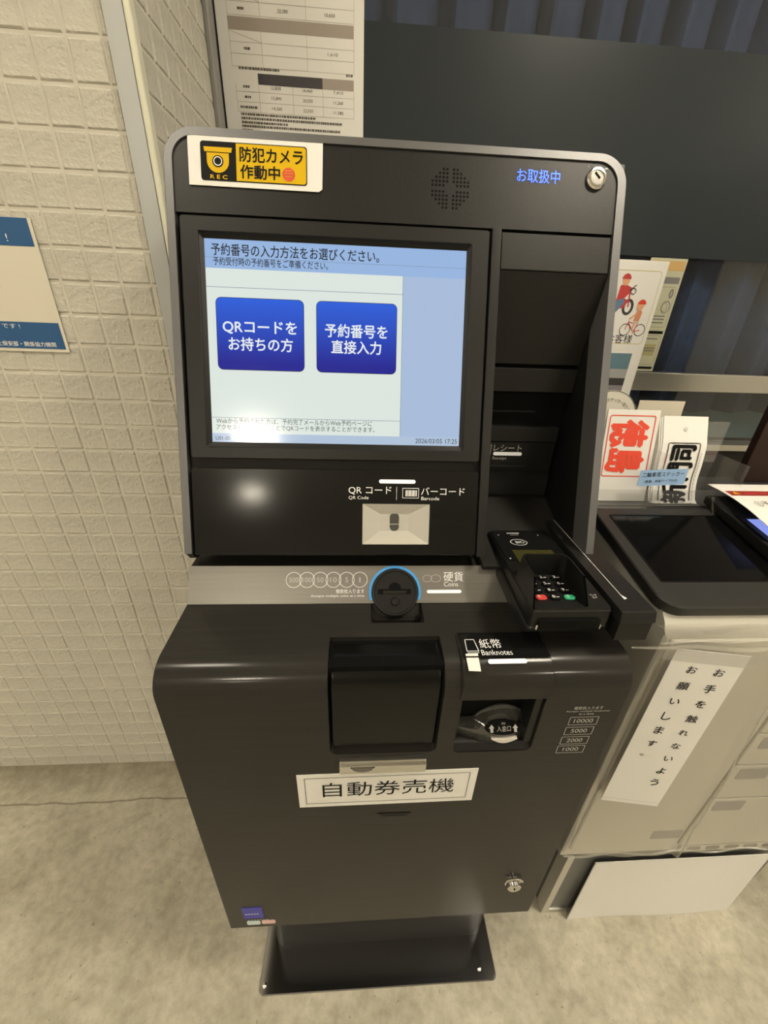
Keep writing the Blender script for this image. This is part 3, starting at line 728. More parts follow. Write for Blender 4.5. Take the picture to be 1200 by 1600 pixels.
slab('reader_cover', PAN, rrect(0.3655, 0.4585, 0.0137, 0.0706, 0.002), 0.0052, 0.0058, 'acrylic', qp)
slab('indicator_lamp', PAN, rrect(0.3876, 0.4376, 0.0990, 0.1042, 0.0025), 0.0055, 0.0068, 'led_white', qp)
p6 = 0.0066
text('QR コード', PAN, 0.3462, 0.4048, 0.0890, 'print_white', qp, h=0.0112, d=p6)
text('QR Code', PAN, 0.3464, 0.3735, 0.0788, 'print_white', qp, h=0.0052, d=p6)
text('バーコード', PAN, 0.4456, 0.5064, 0.0888, 'print_white', qp, h=0.0108, d=p6)
text('Barcode', PAN, 0.4461, 0.4712, 0.0788, 'print_white', qp, h=0.0048, d=p6)
flats('divider_mark', PAN, [R(0.4116, 0.4121, 0.0762, 0.0945)], 'print_white', qp, d=p6)
bars = [R(0.4242 + 0.0016 * i, 0.4242 + 0.0016 * i + (0.0009 if i % 3 else 0.0012), 0.0815, 0.0900) for i in range(10)]
flats('barcode_mark', PAN, outline(R(0.4202, 0.4423, 0.0792, 0.0926), 0.0007) + bars, 'print_white', qp, d=p6)
# divider and receipt bay on the right
prism('bay_divider', [(PAN(0, v, d).y, PAN(0, v, d).z) for v, d in ((-0.004, -0.03), (-0.004, 0.007), (0.4255, 0.007), (0.4255, -0.03))], 0.5275, 0.5400, 'panel_metal', tmx, r=0.0012)
YB = -0.195
lid = slab('bay_lid', PAN, rrect(0.5418, 0.6875, 0.3795, 0.4242, 0.0015), -0.012, 0.0020, 'panel_metal', tmx, r=0.0008)
pz = PAN(0, 0.3790, 0.0005)
prism('bay_cover', [(pz.y, pz.z), (YB, 1.262), (YB + 0.02, 1.262), (YB + 0.03, pz.z)], UB + 0.001, RXI - 0.001, 'panel_metal', tmx, r=0.0008)
box('bay_back', UB, RXI, YB + 0.022, 0.06, 1.03, pz.z + 0.02, 'matte_black', tmx)
rp = box('receipt_plate', UB + 0.0005, RXI - 0.001, YB - 0.002, YB + 0.022, 1.222, 1.2565, 'panel_metal', tmx, r=0.0012)
box('receipt_slot', UB + 0.0005, RXI - 0.001, YB + 0.012, YB + 0.022, 1.165, 1.221, 'deep_black', tmx)
box('slot_rail', 0.548, 0.640, YB + 0.006, YB + 0.012, 1.1895, 1.191, 'soft_black', tmx)
rb = box('receipt_ledge', UB + 0.0005, 0.682, YB - 0.001, YB + 0.022, 1.143, 1.167, 'panel_metal', tmx, r=0.001)
REC = Plane((0, YB, 0), (1, 0, 0), (0, 0, 1))
rl = box('receipt_label_plate', UB + 0.0005, 0.682, YB, YB + 0.022, 1.090, 1.1415, 'soft_black', tmx, r=0.001)
text('レシート', REC, 0.5800, 0.6265, 1.1322, 'print_grey', rl, h=0.0110)
slab('indicator_lamp', REC, rrect(0.5805, 0.6285, 1.1195, 1.1250, 0.0027), 0.0, 0.0012, 'led_dim', rl)
text('Receipt', REC, 0.5805, 0.6040, 1.1140, 'print_grey', rl, h=0.0062)
flats('receipt_mark', REC, outline(R(0.5610, 0.5755, 1.1180, 1.1370), 0.0007) + [R(0.564, 0.5725, 1.1240, 1.1247), R(0.564, 0.5725, 1.1290, 1.1297)], 'print_grey', rl, d=0.0007)
box('slot_rail', UB + 0.002, 0.640, YB - 0.004, YB, 1.100, 1.1025, 'panel_metal', tmx, r=0.0006)
box('bay_skirt', UB + 0.0005, 0.686, YB + 0.004, YB + 0.022, 1.046, 1.089, 'panel_metal', tmx, r=0.001)
# shelf of the bay down to the card terminal
prism('bay_shelf', [(YB + 0.022, 1.046), (YB + 0.022, 0.996), (-0.345, 0.996), (-0.345, 1.003), (-0.27, 1.010)], 0.5400, RXI, 'matte_black', tmx, r=0.001)

# --- card terminal
term = box('card_terminal', 0.5670, 0.6655, -0.457, -0.266, 0.986, 1.017, 'soft_black', tmx, r=0.004, seg=3)
TT = Plane((0, 0, 1.017), (1, 0, 0), (0, 1, 0))
bm = bmesh.new(); add_hex(bm, [(0.5630, -0.446, 0.972), (0.6690, -0.446, 0.972), (0.6690, -0.27, 0.990), (0.5600, -0.27, 0.990), (0.5640, -0.459, 0.992), (0.6680, -0.459, 0.992), (0.6680, -0.264, 1.010), (0.5640, -0.264, 1.010)]); bevel(bm, 0.004, 2)
from_bm('terminal_cradle', bm, 'soft_black', term, smooth=True)
slab('reader_glass', TT, rrect(0.5710, 0.6620, -0.352, -0.2685, 0.005), 0.0, 0.0012, 'gloss_black', term)
rectf('terminal_display', TT, 0.5860, 0.6460, -0.372, -0.3265, 'lcd_green', term, d=0.0016)
flats('maker_print', TT, [R(0.5940 + 0.0029 * i, 0.5962 + 0.0029 * i, -0.2790, -0.2765) for i in range(7)], 'print_white', term, d=0.0018)
flats('small_print', TT, [R(0.5985 + 0.0022 * i, 0.5999 + 0.0022 * i, -0.2840, -0.2826) for i in range(6)], 'print_grey', term, d=0.0018)
flats('contactless_mark', TT, ring_poly(0.6040, -0.3050, 0.0125, 0.0009, ry=0.0085) + ring_poly(0.6095, -0.3045, 0.0030, 0.0007, 14) + [seg_quad((0.600 + 0.0022 * k, -0.3085 + 0.0004 * k), (0.5995 + 0.0022 * k, -0.3015 - 0.0004 * k), 0.0010) for k in range(4)], 'print_white', term, d=0.0018)
flats('pilot_lights', TT, [ellipse(0.5790, -0.2835, 0.0010, 0.0010, 10), ellipse(0.6425, -0.2835, 0.0010, 0.0010, 10), ellipse(0.5760, -0.3490, 0.0012, 0.0012, 10)], 'print_white', term, d=0.0018)
# keypad and its privacy hood
kp = slab('keypad', TT, rrect(0.5690, 0.6640, -0.4555, -0.382, 0.003), -0.001, 0.0012, 'soft_black', term)
kw, kh = 0.0138, 0.0085
labs = ['1', '2', '3', '4', '5', '6', '7', '8', '9', '取', '0', '確']
for r_ in range(4):
    for c_ in range(3):
        u = 0.5845 + 0.0180 * c_; v = -0.3965 - 0.0132 * r_
        mname = {(3, 0): 'key_red', (3, 2): 'key_green'}.get((r_, c_), 'deep_black')
        k_ = slab('key', TT, rrect(u - kw / 2, u + kw / 2, v - kh / 2, v + kh / 2, 0.0038, 4), 0.0014, 0.0040, mname, term, r=0.0007)
        if r_ == 3 and c_ != 1: k_['label'] = 'red cancel key' if c_ == 0 else 'green confirm key'
        text(labs[r_ * 3 + c_], TT, u - 0.0042, u - 0.0008, v, 'print_white', term, h=0.0046, d=0.0044, name='key_print')
        if mname == 'deep_black': flats('key_print', TT, [R(u + 0.0005, u + 0.0042, v - 0.0016, v - 0.0004)], 'print_white', term, d=0.0044)
bm = bmesh.new()
hp = [(-0.4525, 0.0), (-0.4520, 0.034), (-0.385, 0.040), (-0.372, 0.036), (-0.368, 0.0)]
def hood_loop(off):
    # walls run left-front, left-back, right-back, right-front
    return [(0.5672 + off, -0.4560), (0.5680 + off, -0.3930), (0.5740 + off, -0.3850 - off), (0.6300 - off, -0.3850 - off), (0.6360 - off, -0.3930), (0.6362 - off, -0.4545)]
hz0, hz1 = 1.016, [1.0500, 1.0500, 1.0500, 1.0500, 1.0500, 1.0500]
O, I_ = hood_loop(0.0), hood_loop(0.0022)
add_loft(bm, [[(x, y, hz0) for x, y in O], [(x + 0.0025 * (1 if i < 3 else -1), y + (0.021 if i in (0, 5) else 0), hz1[i]) for i, (x, y) in enumerate(O)], [(x + 0.0025 * (1 if i < 3 else -1), y + (0.021 if i in (0, 5) else 0), hz1[i]) for i, (x, y) in enumerate(I_)], [(x, y, hz0) for x, y in I_]], cap=False, closed=False)
for i in (0, 5):
    pass
hoodo = from_bm('privacy_hood', bm, 'soft_black', term, smooth=True)
box('card_mouth', 0.5760, 0.6520, -0.4600, -0.452, 0.991, 1.004, 'deep_black', term)
tube('mouth_pin', [(0.5745, -0.4600, 0.991), (0.5745, -0.4600, 0.998)], 0.0012, 'chrome', term)
tube('mouth_pin', [(0.6535, -0.4600, 0.991), (0.6535, -0.4600, 0.998)], 0.0012, 'chrome', term)
text('クレジ\n払い', TT, 0.6490, 0.6580, -0.4330, 'print_white', term, h=0.0085, d=0.0018)
# --- card arm
arm = prism('card_arm', [(-0.468, 1.006), (-0.464, 1.020), (-0.192, 1.022), (-0.192, 0.996), (-0.466, 1.004)], 0.6710, 0.7150, 'panel_metal', tmx, r=0.0025, seg=2)
prism('arm_core', [(-0.4655, 0.977), (-0.4655, 1.008), (-0.24, 1.012), (-0.24, 0.985)], 0.6725, 0.7135, 'soft_black', tmx)
AR = Plane((0, 0, 1.0217 - 0.0007), (1, 0, 0), (0, 1, 0.0074))
AR = Plane((0, -0.464, 1.0200), (1, 0, 0), (0, 0.272, 0.002))
flats('guide_line', AR, [R(0.6871, 0.6879, 0.022, 0.272), [(0.6871, 0.022), (0.6920, 0.024), (0.6879, 0.031), (0.6871, 0.031)]], 'print_white', arm, d=0.0004)
flats('card_mark', AR, outline(R(0.6925, 0.7020, 0.246, 0.262), 0.0008), 'print_grey', arm, d=0.0004)
box('tape_patch', 0.6720, 0.6750, -0.30, -0.29, 1.0200, 1.0225, 'acrylic', arm)

# ------------------------------------------------------------------ notices on the machine
SG = PAN
sgn = thing('camera_notice', PAN(0.2325, 0.458, 0.003), 'white laminated notice with yellow security camera sticker on the header', 'notice')
slab('sheet', PAN, [(0.1530, 0.4575), (0.3085, 0.4572), (0.3125, 0.4605), (0.3135, 0.5132), (0.1528, 0.5120)], 0.0030, 0.0036, 'paper', sgn)
box_pl = slab('sticker', PAN, rrect(0.1675, 0.2942, 0.4630, 0.5060, 0.0035), 0.0036, 0.0039, 'print_black', sgn)
slab('yellow_field', PAN, rrect(0.2095, 0.2930, 0.4642, 0.5048, 0.003, corners=(0, 1, 1, 0)), 0.0039, 0.0041, 'sticker_yellow', sgn)
q = 0.0044
text('防犯カメラ', PAN, 0.2140, 0.2890, 0.4935, 'print_black', sgn, h=0.0160, bold=0.022, d=q)
text('作動中', PAN, 0.2142, 0.2612, 0.4745, 'print_black', sgn, h=0.0150, bold=0.022, d=q)
flat('red_dot', PAN, ellipse(0.2720, 0.4742, 0.0076, 0.0076), 'sticker_red', sgn, d=q)
flats('small_print', PAN, [R(0.2675, 0.2765, 0.4775, 0.4782), R(0.2670, 0.2770, 0.4745, 0.4752), R(0.2680, 0.2760, 0.4715, 0.4722)], 'sticker_yellow', sgn, d=q + 0.0003)
flats('camera_mark', PAN, [[(0.1725, 0.4942), (0.2040, 0.4942), (0.2050, 0.4995), (0.1715, 0.4995)],
      [(0.1750 + 0.0, 0.4932), (0.1750, 0.4845)] + [(0.1880 + 0.0130 * math.cos(a), 0.4845 + 0.0130 * math.sin(a)) for a in [math.pi + math.pi * k / 14 for k in range(1, 14)]] + [(0.2010, 0.4845), (0.2010, 0.4932)]], 'sticker_yellow', sgn, d=q)
flat('camera_lens', PAN, ellipse(0.1880, 0.4840, 0.0066, 0.0066), 'print_black', sgn, d=q + 0.0003)
flats('lens_ring', PAN, ring_poly(0.1880, 0.4840, 0.0046, 0.0010), 'print_white', sgn, d=q + 0.0006)
text('R E C', PAN, 0.1785, 0.1985, 0.4672, 'sticker_yellow', sgn, h=0.0042, bold=0.03, d=q)
nt = thing('machine_name_notice', (0.4045, -0.4852, 0.676), 'white paper strip with thin border and large black writing below the ticket outlet', 'notice')
FR2 = Plane((0.2775, -0.4850, 0.6750), (1, 0, 0.0095), (-0.0035, 0, 1))
slab('sheet', FR2, R(0, 0.2545, 0, 0.0795), 0.0002, 0.0009, 'paper', nt)
flats('border_line', FR2, outline(R(0.0105, 0.2435, 0.0090, 0.0710), 0.0008), 'print_black', nt, d=0.0012)
text('自動券売機', FR2, 0.0345, 0.2235, 0.0420, 'print_black', nt, h=0.0350, d=0.0013)

# ================================================================== WALL POSTER AND WINDOW NOTICES
WP = Plane((0, -0.0012, 0), (1, 0, 0), (0, 0, 1))
po_ = thing('wall_poster', (-0.30, -0.001, 1.237), 'white poster with dark blue bands on the tiled wall', 'poster')
slab('sheet', WP, R(-0.46, -0.1685, 1.2365, 1.4375), 0.0, 0.0012, mat('poster_paper', (0.66, 0.62, 0.52), 0.35).name, po_)
rectf('blue_band', WP, -0.455, -0.1735, 1.3985, 1.4370, 'poster_blue', po_, d=0.0016)
rectf('blue_band', WP, -0.455, -0.1735, 1.2415, 1.2850, 'poster_blue', po_, d=0.0016)
text('!', WP, -0.2140, -0.2118, 1.4095, 'print_white', po_, h=0.0105, d=0.0020)
text('です !', WP, -0.2700, -0.2400, 1.2780, 'print_white', po_, h=0.0075, d=0.0020)
text('土保安部・関係協力機関', WP, -0.2890, -0.1885, 1.2490, 'print_white', po_, h=0.0080, bold=0.01, d=0.0020)

WG = Plane((0, YW - 0.0016, 0), (1, 0, 0), (0, 0, 1))
pr = thing('price_list', (0.2075, YW - 0.002, 1.40), 'laminated price list with table rows taped inside the window corner', 'poster')
slab('sheet', WG, R(0.052, 0.364, 1.45, 1.945), 0.0, 0.0012, 'paper_gloss', pr)
# positions come from the sheet itself: u left..right 0.052-0.364
def P_(u, v): return (u, v)
pd = 0.0016
rectf('table_head', WG, 0.0755, 0.342, 1.846, 1.866, 'table_brown', pr, d=pd)
rectf('table_head', WG, 0.130, 0.272, 1.763, 1.781, 'table_dark', pr, d=pd)
rectf('table_head', WG, 0.272, 0.342, 1.763, 1.781, 'table_brown', pr, d=pd)
lines = []
for z in (1.888, 1.868, 1.828, 1.810, 1.790): lines.append(R(0.076, 0.342, z, z + 0.0006))
for z in (1.750, 1.733, 1.716): lines.append(R(0.080, 0.342, z, z + 0.0006))
for x in (0.076, 0.143, 0.240, 0.342): lines.append(R(x, x + 0.0006, 1.868, 1.925)); lines.append(R(x, x + 0.0006, 1.790, 1.846))
for x in (0.080, 0.130, 0.205, 0.272, 0.342): lines.append(R(x, x + 0.0006, 1.716, 1.763))
lines += [seg_quad((0.076, 1.845), (0.143, 1.829), 0.0007), seg_quad((0.095, 1.905), (0.143, 1.889), 0.0007)]
flats('table_lines', WG, lines, 'table_brown', pr, d=pd)
for s, x, z in (('20,780', 0.192, 1.878), ('10,650', 0.291, 1.878), ('1,610', 0.296, 1.819), ('12,830', 0.168, 1.7585), ('14,460', 0.238, 1.7585), ('7,410', 0.307, 1.7585), ('15,890', 0.168, 1.7415), ('20,020', 0.238, 1.7415), ('11,260', 0.307, 1.7415), ('14,360', 0.168, 1.7245), ('22,550', 0.238, 1.7245), ('11,380', 0.307, 1.7245)):
    text(s, WG, x - 0.011, x + 0.011, z, 'print_brown', pr, h=0.0062, d=pd + 0.0003)
rr = random.Random(5); dash = []
for z, x0, x1 in ((1.788, 0.090, 0.178), (1.788, 0.325, 0.340), (1.878, 0.098, 0.112), (1.819, 0.105, 0.118), (1.7585, 0.096, 0.110), (1.7415, 0.098, 0.112), (1.7245, 0.086, 0.125), (1.7125, 0.086, 0.255), (1.7055, 0.086, 0.315), (1.6985, 0.086, 0.190), (1.6920, 0.086, 0.310), (1.6850, 0.086, 0.110), (1.6780, 0.150, 0.320), (1.670, 0.086, 0.30)):
    x = x0
    while x < x1:
        w_ = rr.uniform(0.002, 0.006); dash.append(R(x, min(x + w_, x1), z - 0.002, z + 0.002)); x += w_ + rr.uniform(0.0006, 0.0016)
flats('small_print', WG, dash, 'print_brown', pr, d=pd + 0.0002)

# bicycle and motorbike notice, standing in front of the rail
WF = Plane((0, YW - 0.0225, 0), (1, 0, 0), (0, 0, 1))
bk = thing('rider_notice', (1.09, YW - 0.023, 1.0), 'cream notice with motorbike and bicycle riders taped beside the metal rail', 'poster')
slab('sheet', WF, R(0.965, 1.192, 1.035, 1.468), 0.0, 0.0012, 'paper_gloss', bk)
b0 = 0.0016
slab('framed_card', WF, R(0.970, 1.190, 1.246, 1.464), 0.0012, 0.0018, 'paper', bk)
flats('border_line', WF, outline(rrect(0.985, 1.180, 1.262, 1.444, 0.01), 0.0016), 'paper_line', bk, d=0.0022)
text('お客様', WF, 1.0720, 1.1480, 1.2745, 'print_black', bk, h=0.0240, d=0.0022)
f2 = 0.0022
# motorbike rider
for cx_ in (1.1085, 1.055): flats('tyre', WF, ring_poly(cx_, 1.3560, 0.0125, 0.0075, ry=0.017), 'photo_dark', bk, d=f2)
flats('motorbike', WF, [[(1.055, 1.355), (1.095, 1.352), (1.104, 1.372), (1.085, 1.380), (1.06, 1.372)], seg_quad((1.1085, 1.356), (1.103, 1.396), 0.004)], 'jacket_red', bk, d=f2 + 0.0003)
flats('trousers', WF, [[(1.060, 1.345), (1.075, 1.340), (1.095, 1.365), (1.092, 1.378), (1.070, 1.372)]], 'trouser_blue', bk, d=f2 + 0.0006)
flats('jacket', WF, [[(1.070, 1.372), (1.092, 1.378), (1.108, 1.398), (1.104, 1.404), (1.088, 1.410), (1.072, 1.408)]], 'jacket_red', bk, d=f2 + 0.0009)
flat('face', WF, ellipse(1.0845, 1.4185, 0.0095, 0.0110), 'skin', bk, d=f2 + 0.0012)
flat('helmet', WF, [(1.0835 + 0.0125 * math.cos(a), 1.4230 + 0.0135 * math.sin(a)) for a in [math.pi * k / 12 for k in range(13)]], 'jacket_red', bk, d=f2 + 0.0015)
flats('handlebar', WF, [seg_quad((1.100, 1.396), (1.116, 1.410), 0.003)] + ring_poly(1.112, 1.395, 0.007, 0.002, 16), 'photo_dark', bk, d=f2 + 0.0012)
# bicycle rider
for cx_ in (1.1180, 1.1620): flats('wheel', WF, ring_poly(cx_, 1.2988, 0.0150, 0.0022, ry=0.0150), 'photo_dark', bk, d=f2)
flats('bicycle_frame', WF, [seg_quad((1.118, 1.299), (1.124, 1.322), 0.0022), seg_quad((1.124, 1.316), (1.144, 1.294), 0.0022), seg_quad((1.144, 1.294), (1.162, 1.2985), 0.0022), seg_quad((1.124, 1.318), (1.150, 1.316), 0.0022), seg_quad((1.144, 1.294), (1.152, 1.320), 0.0022)], 'jacket_red', bk, d=f2 + 0.0003)
flats('shorts', WF, [[(1.134, 1.312), (1.152, 1.316), (1.150, 1.326), (1.136, 1.324)]], 'kraft', bk, d=f2 + 0.0006)
flats('legs', WF, [seg_quad((1.142, 1.318), (1.138, 1.302), 0.005), seg_quad((1.138, 1.302), (1.147, 1.290), 0.004), seg_quad((1.138, 1.338), (1.122, 1.326), 0.004)], 'skin', bk, d=f2 + 0.0008)
flats('shirt', WF, [[(1.136, 1.322), (1.152, 1.322), (1.1545, 1.345), (1.147, 1.352), (1.138, 1.346)]], 'shirt_orange', bk, d=f2 + 0.0010)
flat('face', WF, ellipse(1.1440, 1.3595, 0.0100, 0.0110), 'skin', bk, d=f2 + 0.0012)
flat('cap', WF, [(1.1465 + 0.0120 * math.cos(a), 1.3640 + 0.0120 * math.sin(a)) for a in [math.pi * k / 12 for k in range(13)]], 'sticker_red', bk, d=f2 + 0.0015)
# photograph below
rectf('photo_sky', WF, 0.985, 1.162, 1.192, 1.236, 'photo_sky', bk, d=f2)
rectf('photo_building', WF, 0.985, 1.162, 1.166, 1.192, 'photo_grey', bk, d=f2)
rectf('photo_cars', WF, 0.985, 1.162, 1.145, 1.166, 'photo_dark', bk, d=f2)
rectf('photo_road', WF, 0.985, 1.162, 1.070, 1.145, 'photo_lilac', bk, d=f2)
p2 = thing('tyre_leaflet', (1.228, YW - 0.002, 1.186), 'narrow olive leaflet with round drawings beside the rider notice', 'poster')
slab('sheet', WG, R(1.150, 1.256, 1.186, 1.478), 0.0, 0.0010, mat('leaflet', (0.50, 0.50, 0.36), 0.3).name, p2)
rectf('orange_block', WG, 1.160, 1.2525, 1.449, 1.472, 'p2_orange', p2, d=0.0014)
rectf('dark_block', WG, 1.160, 1.250, 1.418, 1.434, 'p2_grey', p2, d=0.0014)
for z0, z1 in ((1.308, 1.410), (1.205, 1.285)):
    flats('outline_box', WG, outline(rrect(1.165, 1.249, z0, z1, 0.008), 0.0010), 'p2_grey', p2, d=0.0014)
rectf('dark_block', WG, 1.160, 1.250, 1.290, 1.298, 'print_black', p2, d=0.0014)
rectf('dark_block', WG, 1.160, 1.250, 1.192, 1.199, 'print_black', p2, d=0.0014)
flats('tyre_drawing', WG, ring_poly(1.233, 1.360, 0.0120, 0.0026, 22, ry=0.0150) + ring_poly(1.2295, 1.360, 0.0075, 0.0014, 22, ry=0.0110), 'p2_grey', p2, d=0.0016)
flats('tyre_drawing', WG, ring_poly(1.238, 1.394, 0.0040, 0.0050, 16, ry=0.0100), 'p2_grey', p2, d=0.0016)
rectf('orange_block', WG, 1.178, 1.242, 1.230, 1.262, mat('leaflet_ochre', (0.40, 0.36, 0.18), 0.4).name, p2, d=0.0015)
flats('small_print', WG, [R(1.206, 1.240, z, z + 0.0035) for z in (1.335, 1.327, 1.318, 1.275, 1.249, 1.242)], 'p2_grey', p2, d=0.0017)

# ================================================================== COVERED KIOSK ON THE RIGHT
KX0, KX1 = 0.800, 1.360
KY = -0.405
ko = thing('covered_kiosk', (1.08, -0.18, 0), 'beige metal kiosk with black sloping glass top beside the ticket machine', 'kiosk')
box('plinth', 0.822, 1.335, -0.402, 0.02, 0.0, 0.278, 'kiosk_grey', ko, r=0.003)
box('plinth_edge', 0.8205, 0.8365, -0.4075, -0.380, 0.0, 0.276, 'beige_metal', ko, r=0.0015)
box('plinth_foot', 0.8365, 1.330, -0.4065, -0.39, 0.0, 0.016, 'alu', ko, r=0.0015)
body_p = [(KY, 0.285), (KY, 0.925), (KY + 0.008, 0.940), (KY + 0.030, 0.9665), (-0.18, 0.978), (0.03, 0.985), (0.03, 0.285)]
prism('body', body_p, KX0, KX1, 'beige_metal', ko, r=0.003, seg=2)
box('body_skirt', KX0 + 0.016, KX1 - 0.02, KY + 0.004, 0.02, 0.268, 0.285, 'beige_seam', ko)
KF = Plane((0, KY, 0), (1, 0, 0), (0, 0, 1))
d1 = slab('front_door', KF, rrect(0.812, 1.046, 0.318, 0.918, 0.006), 0.0, 0.006, 'beige_metal', ko, r=0.002)
for z0, z1 in ((0.700, 0.918), (0.608, 0.696), (0.500, 0.604), (0.318, 0.496)):
    dr = slab('drawer', KF, rrect(1.054, 1.345, z0, z1, 0.004), 0.0, 0.006, 'beige_metal', ko, r=0.0015)
    if z0 < 0.65:
        slab('grip', KF, rrect(1.068, 1.130, z1 - 0.040, z1 - 0.008, 0.004), 0.0052, 0.0068, 'beige_grip', dr)
dd = slab('floor_vent', KF, rrect(1.065, 1.345, 0.290, 0.314, 0.002), 0.0, 0.005, 'beige_metal', ko)
for i in range(6): slab('vent_slot', KF, rrect(1.080 + 0.044 * i, 1.112 + 0.044 * i, 0.295, 0.309, 0.006), 0.0045, 0.0056, 'beige_seam', dd)
slab('grip', KF, rrect(0.975, 1.040, 0.355, 0.385, 0.004), 0.0052, 0.0068, 'beige_grip', d1)
tube('trim_joint', [(KX0 - 0.0006, KY + 0.031, 0.9672), (KX0 + 0.0006, KY + 0.008, 0.9405), (KX0 + 0.001, KY - 0.0004, 0.925)], 0.0007, 'beige_seam', ko)
# black sloping top
bt = math.atan2(0.0266, 0.1356)
BZ = Plane((0, -0.339, 0.976), (1, 0, 0), (0, math.cos(bt), math.sin(bt)))
bez = slab('top_bezel', BZ, rrect(0.7925, 1.350, -0.060, 0.171, 0.030, 8, corners=(1, 1, 0.2, 0.2)), -0.016, 0.004, 'bezel_black', ko, r=0.002)
ring('glass_edge', BZ, rrect(0.8140, 1.330, -0.0120, 0.1500, 0.003), rrect(0.8165, 1.3275, -0.0095, 0.1475, 0.002), 0.0035, 0.0048, 'deep_black', bez)
slab('top_glass', BZ, R(0.8160, 1.3280, -0.0100, 0.1480), 0.0035, 0.0044, 'dark_glass', bez)
box('rear_ledge', 0.7925, 1.350, -0.165, 0.03, 0.980, 0.998, 'bezel_black', ko, r=0.003)

# clear vinyl cover hanging over the front
def vinyl():
    bm = bmesh.new(); nx, nz = 90, 50; V = []
    for j in range(nz + 1):
        z = 0.330 + (0.925 - 0.330) * j / nz; row = []
        for i in range(nx + 1):
            x = 0.789 + (1.352 - 0.789) * i / nx
            yb = -0.4165 - 0.010 * min(1, max(0, (x - 0.80) / 0.12)) - 0.004 * math.sin((x - 0.8) * 9 + z * 2)
            xr = 1.030 - (z - 0.33) * 0.075                      # upright fold
            yb -= 0.010 * math.exp(-((x - xr) / 0.006) ** 2)
            yb -= 0.0016 * math.sin(x * 37 + z * 9) * math.sin(z * 17 + 1) + 0.0008 * math.sin(x * 90 + z * 60)
            row.append(bm.verts.new((x + (0.004 * math.sin(z * 7) if i == 0 else 0), yb, z)))
        # the sheet turns the corner on the left
        V.append(row)
    for j in range(nz):
        for i in range(nx): bm.faces.new((V[j][i], V[j][i + 1], V[j + 1][i + 1], V[j + 1][i]))
    # top: rolls back over the edge
    prev = V[-1]
    for k, (dy, dz) in enumerate(((0.004, 0.010), (0.014, 0.014), (0.026, 0.010))):
        cur = [bm.verts.new((v.co.x, -0.424 + dy, 0.925 + dz + 0.002 * math.sin(v.co.x * 40 + k))) for v in V[-1]]
        for i in range(nx): bm.faces.new((prev[i], prev[i + 1], cur[i + 1], cur[i]))
        prev = cur
    side = [r[0] for r in V]; pv = side
    for k in range(1, 4):
        cur = [bm.verts.new((0.789 + 0.001 * k, v.co.y + 0.05 * k, v.co.z)) for v in side]
        for j in range(nz): bm.faces.new((pv[j], pv[j + 1], cur[j + 1], cur[j]))
        pv = cur
    return from_bm('sheet', bm, 'vinyl', vc, smooth=True)
vc = thing('vinyl_cover', (1.07, -0.42, 0.330), 'clear plastic sheet hung over the front of the beige kiosk', 'plastic cover')
vinyl()
tube('rolled_hem', [(0.735 + 0.62 * k / 30, -0.4300 - 0.003 * math.sin(k * 0.9), 0.9270 + 0.0025 * math.sin(k * 0.7) - 0.0006 * k) for k in range(31)], [0.0012 + 0.0022 * min(1, k / 5) for k in range(31)], 'vinyl', vc)
tube('rolled_hem', [(0.775 + 0.58 * k / 30, -0.4285 - 0.002 * math.sin(k * 1.3 + 1), 0.9335 + 0.001 * math.sin(k * 0.5)) for k in range(31)], 0.0018, 'vinyl', vc)
tube('bottom_hem', [(0.789 + 0.56 * k / 30, -0.4235 - 0.003 * math.sin(k * 0.8), 0.330 - 0.0004 * k) for k in range(31)], 0.0022, 'vinyl', vc)
nk = thing('do_not_touch_notice', (0.870, -0.434, 0.515), 'tall white paper with vertical writing taped to the plastic cover', 'notice')
NP = Plane((0.8035, -0.4250, 0.5480), (0.10, -0.0125, -0.004), (0.002, 0, 1))
slab('sheet', NP, R(0, 0.101, 0, 0.374), 0.0030, 0.0038, 'paper', nk)
slab('tape', NP, R(-0.016, 0.118, 0.352, 0.376), 0.0040, 0.0044, 'acrylic', nk)
flats('fold_line', NP, [R(0.0, 0.101, 0.0095, 0.0103)], 'print_grey', nk, d=0.0042)
for ci, (col, u, n0) in enumerate((('お手を触れないよう', 0.0720, 0.338), ('お願いします。', 0.0335, 0.338))):
    for i, ch in enumerate(col):
        s = 0.0165 if ch in '手触願' else 0.0140
        if ch == '。': text(ch, NP, u - 0.0085, u - 0.0035, n0 - 0.0335 * i + 0.003, 'print_black', nk, d=0.0044)
        else: text(ch, NP, u - s / 2, u + s / 2, n0 - 0.0335 * i, 'print_black', nk, bold=0.008, d=0.0044)
bd = thing('white_board', (1.09, -0.418, 0.0), 'blank white card leaning on the plinth of the beige kiosk', 'card')
bm = bmesh.new(); nb = 12
A0 = [(0.880 + 0.42 * k / nb, -0.4220 + 0.002 * math.sin(k * 0.6), 0.001) for k in range(nb + 1)]
A1 = [(0.8835 + 0.412 * k / nb, -0.4135, 0.264) for k in range(nb + 1)]
add_loft(bm, [A0, A1, [(x, y + 0.002, z) for x, y, z in A1], [(x, y + 0.002, z) for x, y, z in A0], A0], cap=False, closed=False)
from_bm('sheet', bm, 'paper', bd)

